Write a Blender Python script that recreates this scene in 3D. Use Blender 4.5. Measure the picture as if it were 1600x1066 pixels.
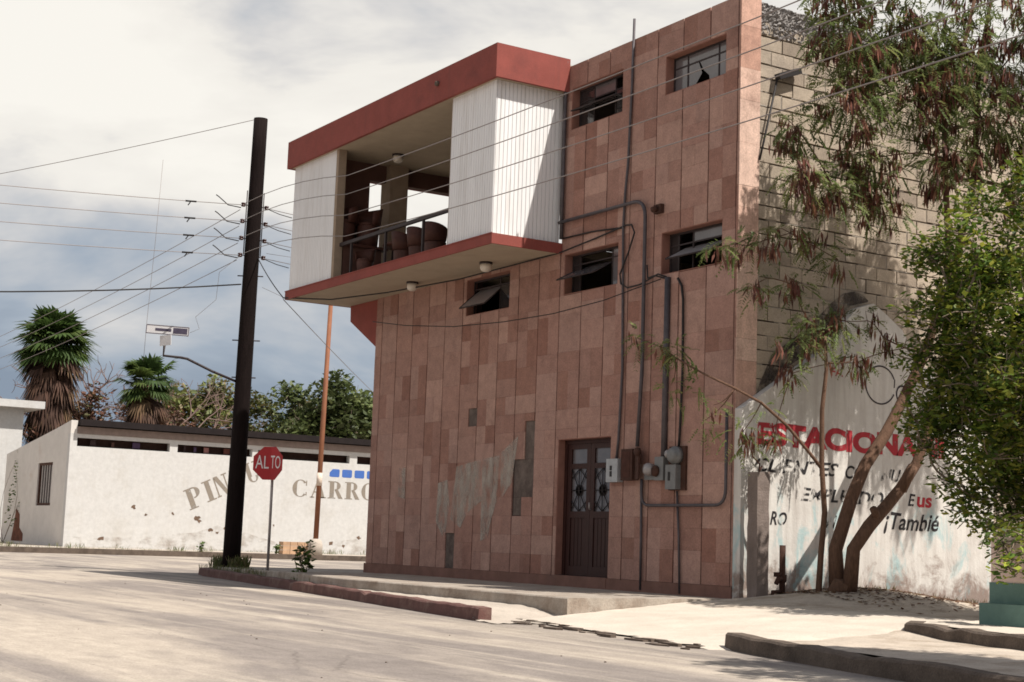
import bpy, math, random
import numpy as np
from mathutils import Vector, Matrix

for o in list(bpy.data.objects):
    bpy.data.objects.remove(o)
S = bpy.context.scene
C = S.collection
R = random.Random(7)
NR = np.random.default_rng(11)

# ------------------------------------------------------------------ camera
cam_d = bpy.data.cameras.new('camera')
cam = bpy.data.objects.new('camera', cam_d)
C.objects.link(cam)
yaw, pitch, roll = math.radians(147.9747154), math.radians(7.41122861), math.radians(2.00278066)
F_ = Vector((math.cos(pitch)*math.cos(yaw), math.cos(pitch)*math.sin(yaw), math.sin(pitch)))
r_ = Vector((math.sin(yaw), -math.cos(yaw), 0))
u_ = r_.cross(F_)
R2 = r_*math.cos(roll) + u_*math.sin(roll)
U2 = -r_*math.sin(roll) + u_*math.cos(roll)
M = Matrix(((R2.x, U2.x, -F_.x, 15.854), (R2.y, U2.y, -F_.y, -13.475), (R2.z, U2.z, -F_.z, 0.63), (0, 0, 0, 1)))
cam.matrix_world = M
cam_d.sensor_width = 36
cam_d.sensor_fit = 'HORIZONTAL'
cam_d.lens = 2421.76/1600*36
cam_d.clip_start = 0.1
cam_d.clip_end = 3000
S.camera = cam
S.cycles.filter_width = 1.7

# ------------------------------------------------------------------ sun + sky
SUN_TO = Vector((-0.61, -0.24, -1.0)).normalized()
sd = bpy.data.lights.new('sun', 'SUN')
sd.energy = 5.0
sd.angle = math.radians(0.53)
sd.color = (1.0, 0.945, 0.86)
sun = bpy.data.objects.new('sun', sd)
C.objects.link(sun)
sun.rotation_euler = SUN_TO.to_track_quat('-Z', 'Y').to_euler()
sun.location = (20, 10, 40)
sun_elev = math.asin(-SUN_TO.z)
sun_az = math.atan2(-SUN_TO.x, -SUN_TO.y)

S.view_settings.view_transform = 'Standard'
S.view_settings.look = 'None'
S.view_settings.exposure = 0.42
S.view_settings.gamma = 1.0

w = bpy.data.worlds.new('World')
S.world = w
w.use_nodes = True
nt = w.node_tree
nt.nodes.clear()
def N(t, kind, **kw):
    n = t.nodes.new(kind)
    for k, v in kw.items():
        setattr(n, k, v)
    return n
def ramp(t, stops, interp='LINEAR'):
    n = t.nodes.new('ShaderNodeValToRGB')
    n.color_ramp.interpolation = interp
    el = n.color_ramp.elements
    while len(el) < len(stops):
        el.new(0.5)
    for e, (p, c) in zip(el, stops):
        e.position = p
        e.color = (c[0], c[1], c[2], 1) if hasattr(c, '__len__') else (c, c, c, 1)
    return n
out = N(nt, 'ShaderNodeOutputWorld')
bg = N(nt, 'ShaderNodeBackground')
bg.inputs['Strength'].default_value = 0.07
sky = N(nt, 'ShaderNodeTexSky', sky_type='NISHITA', sun_disc=False)
sky.sun_elevation = sun_elev
sky.sun_rotation = sun_az
tc = N(nt, 'ShaderNodeTexCoord')
mp = N(nt, 'ShaderNodeMapping')
mp.inputs['Scale'].default_value = (1.0, 1.0, 2.6)
mp.inputs['Location'].default_value = (0.37, 0.21, 0.05)
nz = N(nt, 'ShaderNodeTexNoise')
nz.inputs['Scale'].default_value = 3.6
nz.inputs['Detail'].default_value = 6
nz.inputs['Roughness'].default_value = 0.56
nz.inputs['Distortion'].default_value = 0.25
nt.links.new(tc.outputs['Generated'], mp.inputs['Vector'])
nt.links.new(mp.outputs['Vector'], nz.inputs['Vector'])
sep = N(nt, 'ShaderNodeSeparateXYZ')
nt.links.new(tc.outputs['Generated'], sep.inputs[0])
# cloud brightness index = noise + elevation term
mr = N(nt, 'ShaderNodeMapRange')
mr.inputs['From Min'].default_value = 0.07
mr.inputs['From Max'].default_value = 0.23
mr.inputs['To Min'].default_value = -0.38
mr.inputs['To Max'].default_value = 0.26
nt.links.new(sep.outputs['Z'], mr.inputs['Value'])
cg = N(nt, 'ShaderNodeMapRange', clamp=False)
cg.inputs['From Min'].default_value = 0.3; cg.inputs['From Max'].default_value = 0.7
cg.inputs['To Min'].default_value = 0.19; cg.inputs['To Max'].default_value = 0.82
nt.links.new(nz.outputs['Fac'], cg.inputs['Value'])
ad = N(nt, 'ShaderNodeMath', operation='ADD')
nt.links.new(cg.outputs['Result'], ad.inputs[0])
nt.links.new(mr.outputs['Result'], ad.inputs[1])
cr = ramp(nt, [(0.16, (2.7, 3.3, 4.2)), (0.34, (4.1, 4.7, 5.5)), (0.48, (5.9, 6.1, 6.4)), (0.58, (7.8, 7.6, 7.4)), (0.70, (9.8, 9.4, 8.7)), (0.88, (10.6, 10.2, 9.4))])
# colour ramps clamp display but keep values above one
nt.links.new(ad.outputs[0], cr.inputs['Fac'])
# broken cloud low down, mostly open blue sky overhead
cov = ramp(nt, [(0.36, 0.95), (0.62, 0.22)])
nt.links.new(sep.outputs['Z'], cov.inputs['Fac'])
mx = N(nt, 'ShaderNodeMixRGB')
nt.links.new(cov.outputs['Color'], mx.inputs['Fac'])
nt.links.new(sky.outputs['Color'], mx.inputs['Color1'])
nt.links.new(cr.outputs['Color'], mx.inputs['Color2'])
nt.links.new(mx.outputs['Color'], bg.inputs['Color'])
nt.links.new(bg.outputs[0], out.inputs['Surface'])

# ------------------------------------------------------------------ mesh helpers
class MB:
    def __init__(s):
        s.v = []; s.f = []; s.c = []; s.n = 0; s.smooth = []
    def add(s, verts, faces, col=None, smooth=False):
        verts = [tuple(p) for p in verts]
        b = s.n
        s.v.extend(verts); s.n += len(verts)
        for f in faces:
            s.f.append(tuple(b+i for i in f)); s.c.append(col); s.smooth.append(smooth)
    def box(s, a, b, col=None, bevel=0):
        x0, y0, z0 = a; x1, y1, z1 = b
        s.add([(x0,y0,z0),(x1,y0,z0),(x1,y1,z0),(x0,y1,z0),(x0,y0,z1),(x1,y0,z1),(x1,y1,z1),(x0,y1,z1)],
              [(0,3,2,1),(4,5,6,7),(0,1,5,4),(1,2,6,5),(2,3,7,6),(3,0,4,7)], col)
    def obox(s, c, ax, ay, az, col=None):
        """box by centre and three half-axis vectors"""
        c, ax, ay, az = Vector(c), Vector(ax), Vector(ay), Vector(az)
        P = [c+ax*i+ay*j+az*k for k in (-1,1) for i, j in ((-1,-1),(1,-1),(1,1),(-1,1))]
        s.add(P, [(0,3,2,1),(4,5,6,7),(0,1,5,4),(1,2,6,5),(2,3,7,6),(3,0,4,7)], col)
    def tube(s, pts, rad, n=8, col=None, cap=True):
        pts = [Vector(p) for p in pts]
        if not hasattr(rad, '__len__'):
            rad = [rad]*len(pts)
        rings = []
        prev = None
        for i, p in enumerate(pts):
            t = (pts[min(i+1, len(pts)-1)] - pts[max(i-1, 0)])
            if t.length < 1e-9: t = Vector((0,0,1))
            t.normalize()
            if prev is None:
                a = Vector((0,0,1)) if abs(t.z) < .9 else Vector((1,0,0))
                x = t.cross(a).normalized()
            else:
                x = (prev - t*prev.dot(t))
                x = x.normalized() if x.length > 1e-6 else t.orthogonal().normalized()
            prev = x
            y = t.cross(x)
            rings.append([p + (x*math.cos(2*math.pi*k/n) + y*math.sin(2*math.pi*k/n))*rad[i] for k in range(n)])
        V = [q for r in rings for q in r]
        Fs = []
        for i in range(len(pts)-1):
            for k in range(n):
                Fs.append((i*n+k, i*n+(k+1) % n, (i+1)*n+(k+1) % n, (i+1)*n+k))
        if cap:
            Fs.append(tuple(range(n-1, -1, -1))); Fs.append(tuple((len(pts)-1)*n+k for k in range(n)))
        s.add(V, Fs, col, smooth=True)
    def lathe(s, c, prof, n=16, axis=(0,0,1), col=None, smooth=True):
        """prof: list of (r, h) along axis from c"""
        c = Vector(c); a = Vector(axis).normalized()
        x = a.orthogonal().normalized(); y = a.cross(x)
        V = []; Fs = []
        for r, h in prof:
            for k in range(n):
                th = 2*math.pi*k/n
                V.append(c + a*h + (x*math.cos(th)+y*math.sin(th))*max(r, 1e-4))
        for i in range(len(prof)-1):
            for k in range(n):
                Fs.append((i*n+k, i*n+(k+1) % n, (i+1)*n+(k+1) % n, (i+1)*n+k))
        Fs.append(tuple(range(n-1, -1, -1))); Fs.append(tuple((len(prof)-1)*n+k for k in range(n)))
        s.add(V, Fs, col, smooth)
    def prism(s, poly, d, col=None):
        """poly: list of 3d points (planar), d: extrusion vector"""
        n = len(poly); d = Vector(d)
        P = [Vector(p) for p in poly]
        nrm = Vector((0,0,0))
        for i in range(n):
            nrm += P[i].cross(P[(i+1) % n])
        if nrm.dot(d) > 0: P = P[::-1]
        V = P + [p + d for p in P]
        s.add(V, [tuple(range(n)), tuple(range(2*n-1, n-1, -1))] + [(i, n+i, n+(i+1) % n, (i+1) % n)[::-1] if False else ((i+1) % n, i, n+i, n+(i+1) % n) for i in range(n)], col)
    def quads(s, V, cols=None):
        """V (n,4,3) array"""
        s.qv = getattr(s, 'qv', []); s.qc = getattr(s, 'qc', [])
        s.qv.append(np.asarray(V, dtype=np.float32))
        s.qc.append(np.asarray(cols, dtype=np.float32) if cols is not None else np.ones((len(V), 3), np.float32)*.5)
    def build(s, name, mat, parent=None, loc=None, hide_col=False):
        root = parent
        if parent is not None:
            org = Vector(parent['_org']) if '_org' in parent else Vector((0,0,0))
        else:
            org = Vector(loc) if loc is not None else Vector((0,0,0))
        me = bpy.data.meshes.new(name)
        V = np.array(s.v, dtype=np.float32).reshape(-1, 3)
        fl = [len(f) for f in s.f]
        li = [i for f in s.f for i in f]
        colf = [(c if c is not None else (.5,.5,.5)) for c in s.c]
        sm = list(s.smooth)
        if hasattr(s, 'qv') and s.qv:
            Q = np.concatenate(s.qv); qc = np.concatenate(s.qc)
            b = len(V); nq = len(Q)
            V = np.concatenate([V, Q.reshape(-1, 3)]) if len(V) else Q.reshape(-1, 3)
            li = np.concatenate([np.array(li, dtype=np.int32), np.arange(b, b+4*nq, dtype=np.int32)])
            fl = np.concatenate([np.array(fl, dtype=np.int32), np.full(nq, 4, np.int32)])
            colf = np.concatenate([np.array(colf, dtype=np.float32).reshape(-1, 3), qc])
            sm = np.concatenate([np.array(sm, dtype=bool), np.zeros(nq, bool)])
        V = V - np.array(org, dtype=np.float32)
        fl = np.array(fl, dtype=np.int32); li = np.array(li, dtype=np.int32)
        me.vertices.add(len(V)); me.vertices.foreach_set('co', V.ravel())
        me.loops.add(len(li)); me.loops.foreach_set('vertex_index', li)
        me.polygons.add(len(fl))
        me.polygons.foreach_set('loop_start', np.concatenate([[0], np.cumsum(fl)[:-1]]).astype(np.int32))
        me.polygons.foreach_set('loop_total', fl)
        me.polygons.foreach_set('use_smooth', np.array(sm, dtype=bool))
        me.update(calc_edges=True)
        at = me.attributes.new('Col', 'FLOAT_COLOR', 'CORNER')
        colf = np.array(colf, dtype=np.float32).reshape(-1, 3)
        cc = np.ones((len(li), 4), np.float32)
        cc[:, :3] = np.repeat(colf, fl, axis=0)
        at.data.foreach_set('color', cc.ravel())
        me.validate()
        ob = bpy.data.objects.new(name, me)
        C.objects.link(ob)
        if mat is not None: me.materials.append(mat)
        if parent is not None:
            ob.parent = parent
        else:
            ob.location = org
        ob['_org'] = tuple(org)
        return ob

def tag(o, label=None, cat=None, group=None, kind=None):
    if label: o['label'] = label
    if cat: o['category'] = cat
    if group: o['group'] = group
    if kind: o['kind'] = kind
    return o
def thing(name, label, cat, loc, group=None):
    o = bpy.data.objects.new(name, None)
    o.empty_display_size = 0.3
    C.objects.link(o)
    o.location = loc
    o['_org'] = tuple(loc)
    return tag(o, label, cat, group)
def struct(name, mb, m):
    return tag(mb.build(name, m), kind='structure')

# ------------------------------------------------------------------ materials
def mat(name, base, rough=0.8, var=0.25, scale=6.0, bump=0.15, bscale=40.0, attr=False, spec=0.25, metal=0.0,
        dirt=None, dscale=1.5, dlo=0.55, dhi=0.75, stretch=(1,1,1), bdist=0.01, speck=0.0, sscale=55, streak=None):
    m = bpy.data.materials.new(name)
    m.use_nodes = True
    t = m.node_tree
    p = t.nodes['Principled BSDF']
    p.inputs['Roughness'].default_value = rough
    p.inputs['Metallic'].default_value = metal
    p.inputs['Specular IOR Level'].default_value = spec
    tc = N(t, 'ShaderNodeTexCoord')
    mp = N(t, 'ShaderNodeMapping')
    mp.inputs['Scale'].default_value = stretch
    t.links.new(tc.outputs['Object'], mp.inputs['Vector'])
    n1 = N(t, 'ShaderNodeTexNoise'); n1.inputs['Scale'].default_value = scale
    n1.inputs['Detail'].default_value = 8; n1.inputs['Roughness'].default_value = .65
    t.links.new(mp.outputs['Vector'], n1.inputs['Vector'])
    r = ramp(t, [(0.25, 1-var), (0.75, 1+var)])
    t.links.new(n1.outputs['Fac'], r.inputs['Fac'])
    mu = N(t, 'ShaderNodeMixRGB', blend_type='MULTIPLY'); mu.inputs['Fac'].default_value = 1
    if attr:
        a = N(t, 'ShaderNodeAttribute'); a.attribute_name = 'Col'
        t.links.new(a.outputs['Color'], mu.inputs['Color1'])
    else:
        mu.inputs['Color1'].default_value = (*base, 1)
    t.links.new(r.outputs['Color'], mu.inputs['Color2'])
    last = mu.outputs['Color']
    if dirt is not None:
        n2 = N(t, 'ShaderNodeTexNoise'); n2.inputs['Scale'].default_value = dscale
        n2.inputs['Detail'].default_value = 9; n2.inputs['Roughness'].default_value = .7
        t.links.new(mp.outputs['Vector'], n2.inputs['Vector'])
        r2 = ramp(t, [(dlo, 0), (dhi, 1)])
        t.links.new(n2.outputs['Fac'], r2.inputs['Fac'])
        m2 = N(t, 'ShaderNodeMixRGB')
        t.links.new(r2.outputs['Color'], m2.inputs['Fac'])
        t.links.new(last, m2.inputs['Color1'])
        m2.inputs['Color2'].default_value = (*dirt, 1)
        last = m2.outputs['Color']
    if streak is not None:
        mp2 = N(t, 'ShaderNodeMapping'); mp2.inputs['Scale'].default_value = (9, 9, .55)
        t.links.new(tc.outputs['Object'], mp2.inputs['Vector'])
        n5 = N(t, 'ShaderNodeTexNoise'); n5.inputs['Scale'].default_value = 1; n5.inputs['Detail'].default_value = 7; n5.inputs['Roughness'].default_value = .7
        t.links.new(mp2.outputs['Vector'], n5.inputs['Vector'])
        r5 = ramp(t, [(.52, 0), (.72, streak[3])]); t.links.new(n5.outputs['Fac'], r5.inputs['Fac'])
        m5 = N(t, 'ShaderNodeMixRGB'); t.links.new(r5.outputs['Color'], m5.inputs['Fac']); t.links.new(last, m5.inputs['Color1'])
        m5.inputs['Color2'].default_value = (*streak[:3], 1); last = m5.outputs['Color']
    if speck:
        n4 = N(t, 'ShaderNodeTexNoise'); n4.inputs['Scale'].default_value = sscale; n4.inputs['Detail'].default_value = 4; n4.inputs['Roughness'].default_value = .75
        t.links.new(tc.outputs['Object'], n4.inputs['Vector'])
        r4 = ramp(t, [(.3, 1-speck), (.7, 1+speck)]); t.links.new(n4.outputs['Fac'], r4.inputs['Fac'])
        m4 = N(t, 'ShaderNodeMixRGB', blend_type='MULTIPLY'); m4.inputs['Fac'].default_value = 1
        t.links.new(last, m4.inputs['Color1']); t.links.new(r4.outputs['Color'], m4.inputs['Color2']); last = m4.outputs['Color']
    t.links.new(last, p.inputs['Base Color'])
    if bump:
        n3 = N(t, 'ShaderNodeTexNoise'); n3.inputs['Scale'].default_value = bscale
        n3.inputs['Detail'].default_value = 6
        t.links.new(tc.outputs['Object'], n3.inputs['Vector'])
        b = N(t, 'ShaderNodeBump'); b.inputs['Strength'].default_value = bump
        b.inputs['Distance'].default_value = bdist
        t.links.new(n3.outputs['Fac'], b.inputs['Height'])
        t.links.new(b.outputs['Normal'], p.inputs['Normal'])
    return m
def leafmat(name, trans=0.35, rough=0.55):
    m = bpy.data.materials.new(name); m.use_nodes = True
    t = m.node_tree; p = t.nodes['Principled BSDF']; o = t.nodes['Material Output']
    a = N(t, 'ShaderNodeAttribute'); a.attribute_name = 'Col'
    t.links.new(a.outputs['Color'], p.inputs['Base Color'])
    p.inputs['Roughness'].default_value = rough
    p.inputs['Specular IOR Level'].default_value = 0.35
    tr = N(t, 'ShaderNodeBsdfTranslucent')
    t.links.new(a.outputs['Color'], tr.inputs['Color'])
    mx = N(t, 'ShaderNodeMixShader'); mx.inputs[0].default_value = trans
    t.links.new(p.outputs[0], mx.inputs[1]); t.links.new(tr.outputs[0], mx.inputs[2])
    t.links.new(mx.outputs[0], o.inputs['Surface'])
    return m
def wornmat(name, base, scale=9, lo=0.42, hi=0.5, stretch=(1,1,1), rough=.8, maxa=1.0):
    """paint worn away in patches: transparent where a noise mask is low"""
    m = bpy.data.materials.new(name); m.use_nodes = True
    t = m.node_tree; p = t.nodes['Principled BSDF']; o = t.nodes['Material Output']
    p.inputs['Base Color'].default_value = (*base, 1)
    p.inputs['Roughness'].default_value = rough
    p.inputs['Specular IOR Level'].default_value = 0.2
    tc = N(t, 'ShaderNodeTexCoord'); mp = N(t, 'ShaderNodeMapping'); mp.inputs['Scale'].default_value = stretch
    t.links.new(tc.outputs['Object'], mp.inputs['Vector'])
    n1 = N(t, 'ShaderNodeTexNoise'); n1.inputs['Scale'].default_value = scale; n1.inputs['Detail'].default_value = 8
    n1.inputs['Roughness'].default_value = .65
    t.links.new(mp.outputs['Vector'], n1.inputs['Vector'])
    r = ramp(t, [(lo, 0), (hi, maxa)])
    t.links.new(n1.outputs['Fac'], r.inputs['Fac'])
    tr = N(t, 'ShaderNodeBsdfTransparent')
    mx = N(t, 'ShaderNodeMixShader')
    t.links.new(r.outputs['Color'], mx.inputs[0])
    t.links.new(tr.outputs[0], mx.inputs[1]); t.links.new(p.outputs[0], mx.inputs[2])
    t.links.new(mx.outputs[0], o.inputs['Surface'])
    return m

M_tile = mat('quarry_tile', None, .85, .2, 6, .4, 90, attr=True, dirt=(.15,.075,.06), dscale=1.6, dlo=.55, dhi=.9, speck=.22, sscale=38, streak=(.27,.165,.135,.38))
M_grout = mat('grout', (.135,.105,.09), .95, .4, 5, .9, 40, dirt=(.075,.055,.048), dscale=4, dlo=.45, dhi=.65)
M_red = mat('red_paint', (.235,.062,.05), .85, .14, 3, .3, 60, dirt=(.17,.05,.043), dscale=1.2, speck=.1, streak=(.15,.06,.05,.35))
M_soffit = mat('soffit_stucco', (.40,.33,.25), .95, .12, 2.5, .5, 70)
M_white_panel = mat('ribbed_panel_white', (.72,.715,.72), .6, .06, 3, .0, streak=(.45,.41,.37,.45), dirt=(.56,.54,.52), dscale=2.0, dlo=.6, dhi=.95, stretch=(1,1,.25))
M_brown_wall = mat('brown_wall', (.10,.05,.04), .85, .2, 4, .2, 60)
M_column = mat('column_stucco', (.30,.23,.17), .9, .15, 6, .3, 60)
M_block = mat('concrete_block', None, .95, .16, 9, .9, 70, attr=True, dirt=(.21,.175,.15), dscale=1.0, dlo=.5, dhi=.75, speck=.2, sscale=45)
M_mortar = mat('mortar', (.34,.30,.26), .95, .3, 20, .8, 80)
M_deep = mat('joint_shadow', (.045,.032,.028), .95, .3, 20, .3, 80)
M_rubble = mat('rough_concrete', (.27,.25,.24), .98, .35, 16, 1.0, 30, bdist=.03)
M_inner = mat('interior_plaster', (.20,.16,.14), .9, .2, 3, .1, 30)
M_frame = mat('window_steel', (.035,.025,.025), .6, .2, 20, .1, 60)
M_wood = mat('dark_wood_door', (.035,.012,.0095), .55, .35, 7, .35, 40, stretch=(6,6,.5))
M_grille = mat('iron_grille', (.02,.015,.015), .6, .2, 20, 0)
M_pole = mat('creosoted_pole', (.012,.008,.0075), .9, .4, 6, .8, 50, stretch=(5,5,.5), spec=.08)
M_steelpole = mat('weathered_steel', (.33,.30,.29), .5, .25, 12, .1, 60, metal=.4)
M_rust = mat('rust_orange', (.21,.085,.045), .75, .3, 4, .2, 60, dirt=(.20,.07,.03), dscale=3, stretch=(1,1,.3))
M_rustdark = mat('rust_dark', (.06,.028,.02), .85, .4, 10, .4, 60)
M_conduit = mat('conduit_grey', (.085,.074,.08), .55, .3, 8, .1, 60, metal=.3)
M_cable = mat('cable_black', (.02,.017,.017), .6, .2, 20, 0)
M_wire = mat('wire_bare', (.22,.19,.18), .5, .1, 20, 0, metal=.3)
M_ceram = mat('insulator_brown', (.05,.02,.018), .25, .2, 20, 0, spec=.5)
M_meter = mat('meter_grey', (.17,.17,.17), .55, .2, 12, .1, 60, metal=.2)
M_meterlight = mat('meter_box_light', (.34,.35,.36), .6, .15, 12, .1, 60)
M_ground = mat('dry_earth', (.33,.27,.20), .95, .25, .6, .4, 20)
M_soil = mat('dark_soil', (.085,.06,.042), .98, .5, 6, .8, 30, dirt=(.22,.17,.12), dscale=3, dlo=.55, dhi=.7)
M_conc = mat('pavement_concrete', (.42,.365,.31), .92, .14, 2, .3, 60, speck=.15, dirt=(.28,.24,.20), dscale=1.2, dlo=.5, dhi=.8)
M_step = mat('step_concrete', (.34,.295,.25), .95, .25, 4, .6, 40, speck=.18, dirt=(.20,.15,.115), dscale=2.2, dlo=.45, dhi=.7)
M_kerb = mat('kerb_red_worn', (.12,.06,.052), .9, .25, 5, .5, 50, dirt=(.21,.14,.115), dscale=3.2, dlo=.5, dhi=.75)
M_kerbgrey = mat('kerb_concrete', (.115,.088,.07), .95, .25, 5, .7, 50, speck=.25, dirt=(.06,.045,.036), dscale=2.4, dlo=.48, dhi=.7)
M_farwhite = mat('whitewash', (.49,.48,.468), .92, .05, 2, .3, 30, dirt=(.41,.385,.35), dscale=.8, dlo=.52, dhi=.85, speck=.08, sscale=6, streak=(.44,.41,.37,.25))
M_block_plain = mat('grey_plaster', (.55,.51,.47), .95, .15, 3, .4, 30, dirt=(.40,.34,.29), dscale=1.5)
M_darkroof = mat('roof_tar', (.014,.010,.010), .95, .3, 4, .4, 20)
M_eave = mat('eave_grey', (.22,.17,.15), .9, .2, 5, .3, 30)
M_darkin = mat('dark_clutter', (.05,.025,.02), .9, .5, 3, .2, 20)
M_bark = mat('bark_brown', (.12,.068,.045), .95, .4, 9, .9, 45, stretch=(3,3,.6))
M_bark2 = mat('bark_grey', (.19,.15,.115), .95, .35, 9, .7, 45, stretch=(3,3,.6))
M_leaf = leafmat('leaf_green', .36)
M_leaf2 = leafmat('leaf_feathery', .5)
M_dry = leafmat('leaf_dry', .15, .8)
M_pod = leafmat('pod_brown', .12, .6)
M_gable = None
M_pink = mat('pink_plaster', (.62,.47,.42), .9, .1, 3, .3, 40)
M_teal = mat('teal_paint', (.115,.19,.165), .85, .2, 4, .3, 40, dirt=(.2,.24,.2), dscale=2)
M_leather = mat('pigskin_leather', (.075,.03,.022), .6, .3, 8, .3, 40)
M_lampglass = mat('lamp_glass', (.6,.55,.48), .3, .05, 5, 0, spec=.5)
M_stop = mat('stop_red', (.33,.018,.022), .45, .15, 4, 0, dirt=(.25,.02,.025), dscale=3)
M_stopwhite = mat('sign_white', (.62,.58,.58), .5, .1, 8, 0)
M_signwhite = mat('street_sign_white', (.55,.54,.55), .5, .1, 8, 0)
M_signdark = mat('street_sign_ink', (.06,.05,.08), .6, .2, 8, 0)
M_weed = leafmat('weed_leaf', .35)

def glassmat(name, base, rough=.12, spec=.6):
    m = mat(name, base, rough, .25, 3, 0, spec=spec)
    return m
M_pane = glassmat('dusty_glass', (.115,.105,.11))
M_panelight = glassmat('pale_glass', (.27,.25,.25), .3)
M_panedark = glassmat('dark_glass', (.03,.027,.028), .08)

# ------------------------------------------------------------------ ground, road, pavements
mb = MB(); mb.add([(-1500,-1500,-.34),(1500,-1500,-.34),(1500,1500,-.34),(-1500,1500,-.34)], [(0,1,2,3)])
struct('ground', mb, M_ground)

def roadmat():
    m = bpy.data.materials.new('dusty_asphalt'); m.use_nodes = True
    t = m.node_tree; p = t.nodes['Principled BSDF']
    p.inputs['Roughness'].default_value = .92; p.inputs['Specular IOR Level'].default_value = .2
    tc = N(t, 'ShaderNodeTexCoord')
    def noise(scale, st, det=8, rough=.6, dist=0, rot=0):
        mp = N(t, 'ShaderNodeMapping'); mp.inputs['Scale'].default_value = st
        mp.inputs['Rotation'].default_value = (0, 0, rot)
        t.links.new(tc.outputs['Object'], mp.inputs['Vector'])
        n = N(t, 'ShaderNodeTexNoise'); n.inputs['Scale'].default_value = scale
        n.inputs['Detail'].default_value = det; n.inputs['Roughness'].default_value = rough
        n.inputs['Distortion'].default_value = dist
        t.links.new(mp.outputs['Vector'], n.inputs['Vector'])
        return n
    a = noise(.42, (.25,1.1,1), 8, .62, .8, math.radians(8))
    b = noise(1.0, (.10,2.6,1), 6, .6, .2, math.radians(-3))
    c = noise(60, (1,1,1), 3, .7)
    d = noise(.8, (1,1,1), 8, .65)
    base = ramp(t, [(.2, (.185,.158,.143)), (.55, (.23,.198,.177)), (.8, (.268,.23,.205))])
    t.links.new(d.outputs['Fac'], base.inputs['Fac'])
    ra = ramp(t, [(.43, 0), (.60, .85)]); t.links.new(a.outputs['Fac'], ra.inputs['Fac'])
    m1 = N(t, 'ShaderNodeMixRGB'); t.links.new(ra.outputs['Color'], m1.inputs['Fac'])
    t.links.new(base.outputs['Color'], m1.inputs['Color1']); m1.inputs['Color2'].default_value = (.43,.368,.303,1)
    rb = ramp(t, [(.52, 0), (.66, .6)]); t.links.new(b.outputs['Fac'], rb.inputs['Fac'])
    m2 = N(t, 'ShaderNodeMixRGB'); t.links.new(rb.outputs['Color'], m2.inputs['Fac'])
    t.links.new(m1.outputs['Color'], m2.inputs['Color1']); m2.inputs['Color2'].default_value = (.48,.415,.34,1)
    rc = ramp(t, [(.25, .72), (.75, 1.22)]); t.links.new(c.outputs['Fac'], rc.inputs['Fac'])
    e = noise(5, (.6,1.4,1), 8, .75); re_ = ramp(t, [(.3, .82), (.7, 1.16)]); t.links.new(e.outputs['Fac'], re_.inputs['Fac'])
    m2b = N(t, 'ShaderNodeMixRGB', blend_type='MULTIPLY'); m2b.inputs['Fac'].default_value = 1
    t.links.new(m2.outputs['Color'], m2b.inputs['Color1']); t.links.new(re_.outputs['Color'], m2b.inputs['Color2'])
    m3 = N(t, 'ShaderNodeMixRGB', blend_type='MULTIPLY'); m3.inputs['Fac'].default_value = 1
    t.links.new(m2b.outputs['Color'], m3.inputs['Color1']); t.links.new(rc.outputs['Color'], m3.inputs['Color2'])
    # cracks and dark tyre-worn patches
    vo = N(t, 'ShaderNodeTexVoronoi', feature='DISTANCE_TO_EDGE'); vo.inputs['Scale'].default_value = .42
    nd = noise(1.6, (1,1,1), 5, .6); vm = N(t, 'ShaderNodeMixRGB'); vm.inputs['Fac'].default_value = .22
    t.links.new(tc.outputs['Object'], vm.inputs['Color1']); t.links.new(nd.outputs['Color'], vm.inputs['Color2'])
    t.links.new(vm.outputs['Color'], vo.inputs['Vector'])
    rv = ramp(t, [(.0, .55), (.0045, 0)]); t.links.new(vo.outputs['Distance'], rv.inputs['Fac'])
    nm = noise(.3, (1,1,1), 3, .5); rm = ramp(t, [(.5, 0), (.62, 1)]); t.links.new(nm.outputs['Fac'], rm.inputs['Fac'])
    vx = N(t, 'ShaderNodeMath', operation='MULTIPLY'); t.links.new(rv.outputs['Color'], vx.inputs[0]); t.links.new(rm.outputs['Color'], vx.inputs[1])
    m4 = N(t, 'ShaderNodeMixRGB'); t.links.new(vx.outputs[0], m4.inputs['Fac']); t.links.new(m3.outputs['Color'], m4.inputs['Color1']); m4.inputs['Color2'].default_value = (.09,.075,.065,1)
    ns = noise(16, (1,1,1), 2, .5); rs = ramp(t, [(.70, 0), (.74, .55)]); t.links.new(ns.outputs['Fac'], rs.inputs['Fac'])
    m5 = N(t, 'ShaderNodeMixRGB'); t.links.new(rs.outputs['Color'], m5.inputs['Fac']); t.links.new(m4.outputs['Color'], m5.inputs['Color1']); m5.inputs['Color2'].default_value = (.13,.11,.095,1)
    t.links.new(m5.outputs['Color'], p.inputs['Base Color'])
    bp = N(t, 'ShaderNodeBump'); bp.inputs['Strength'].default_value = .35; bp.inputs['Distance'].default_value = .01
    t.links.new(c.outputs['Fac'], bp.inputs['Height']); t.links.new(bp.outputs['Normal'], p.inputs['Normal'])
    return m
M_road = roadmat()
mb = MB(); mb.add([(-39,-90,-.28),(120,-90,-.28),(120,120,-.28),(-39,120,-.28)], [(0,1,2,3)])
struct('road', mb, M_road)

def grid(mb, x0, x1, y0, y1, nx, ny, zf, keep=None):
    V = []; Fs = []
    for j in range(ny+1):
        for i in range(nx+1):
            x = x0+(x1-x0)*i/nx; y = y0+(y1-y0)*j/ny
            V.append((x, y, zf(x, y)))
    for j in range(ny):
        for i in range(nx):
            xc = x0+(x1-x0)*(i+.5)/nx; yc = y0+(y1-y0)*(j+.5)/ny
            if keep is None or keep(xc, yc):
                a = j*(nx+1)+i
                Fs.append((a, a+1, a+nx+2, a+nx+1))
    mb.add(V, Fs, smooth=True)

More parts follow.
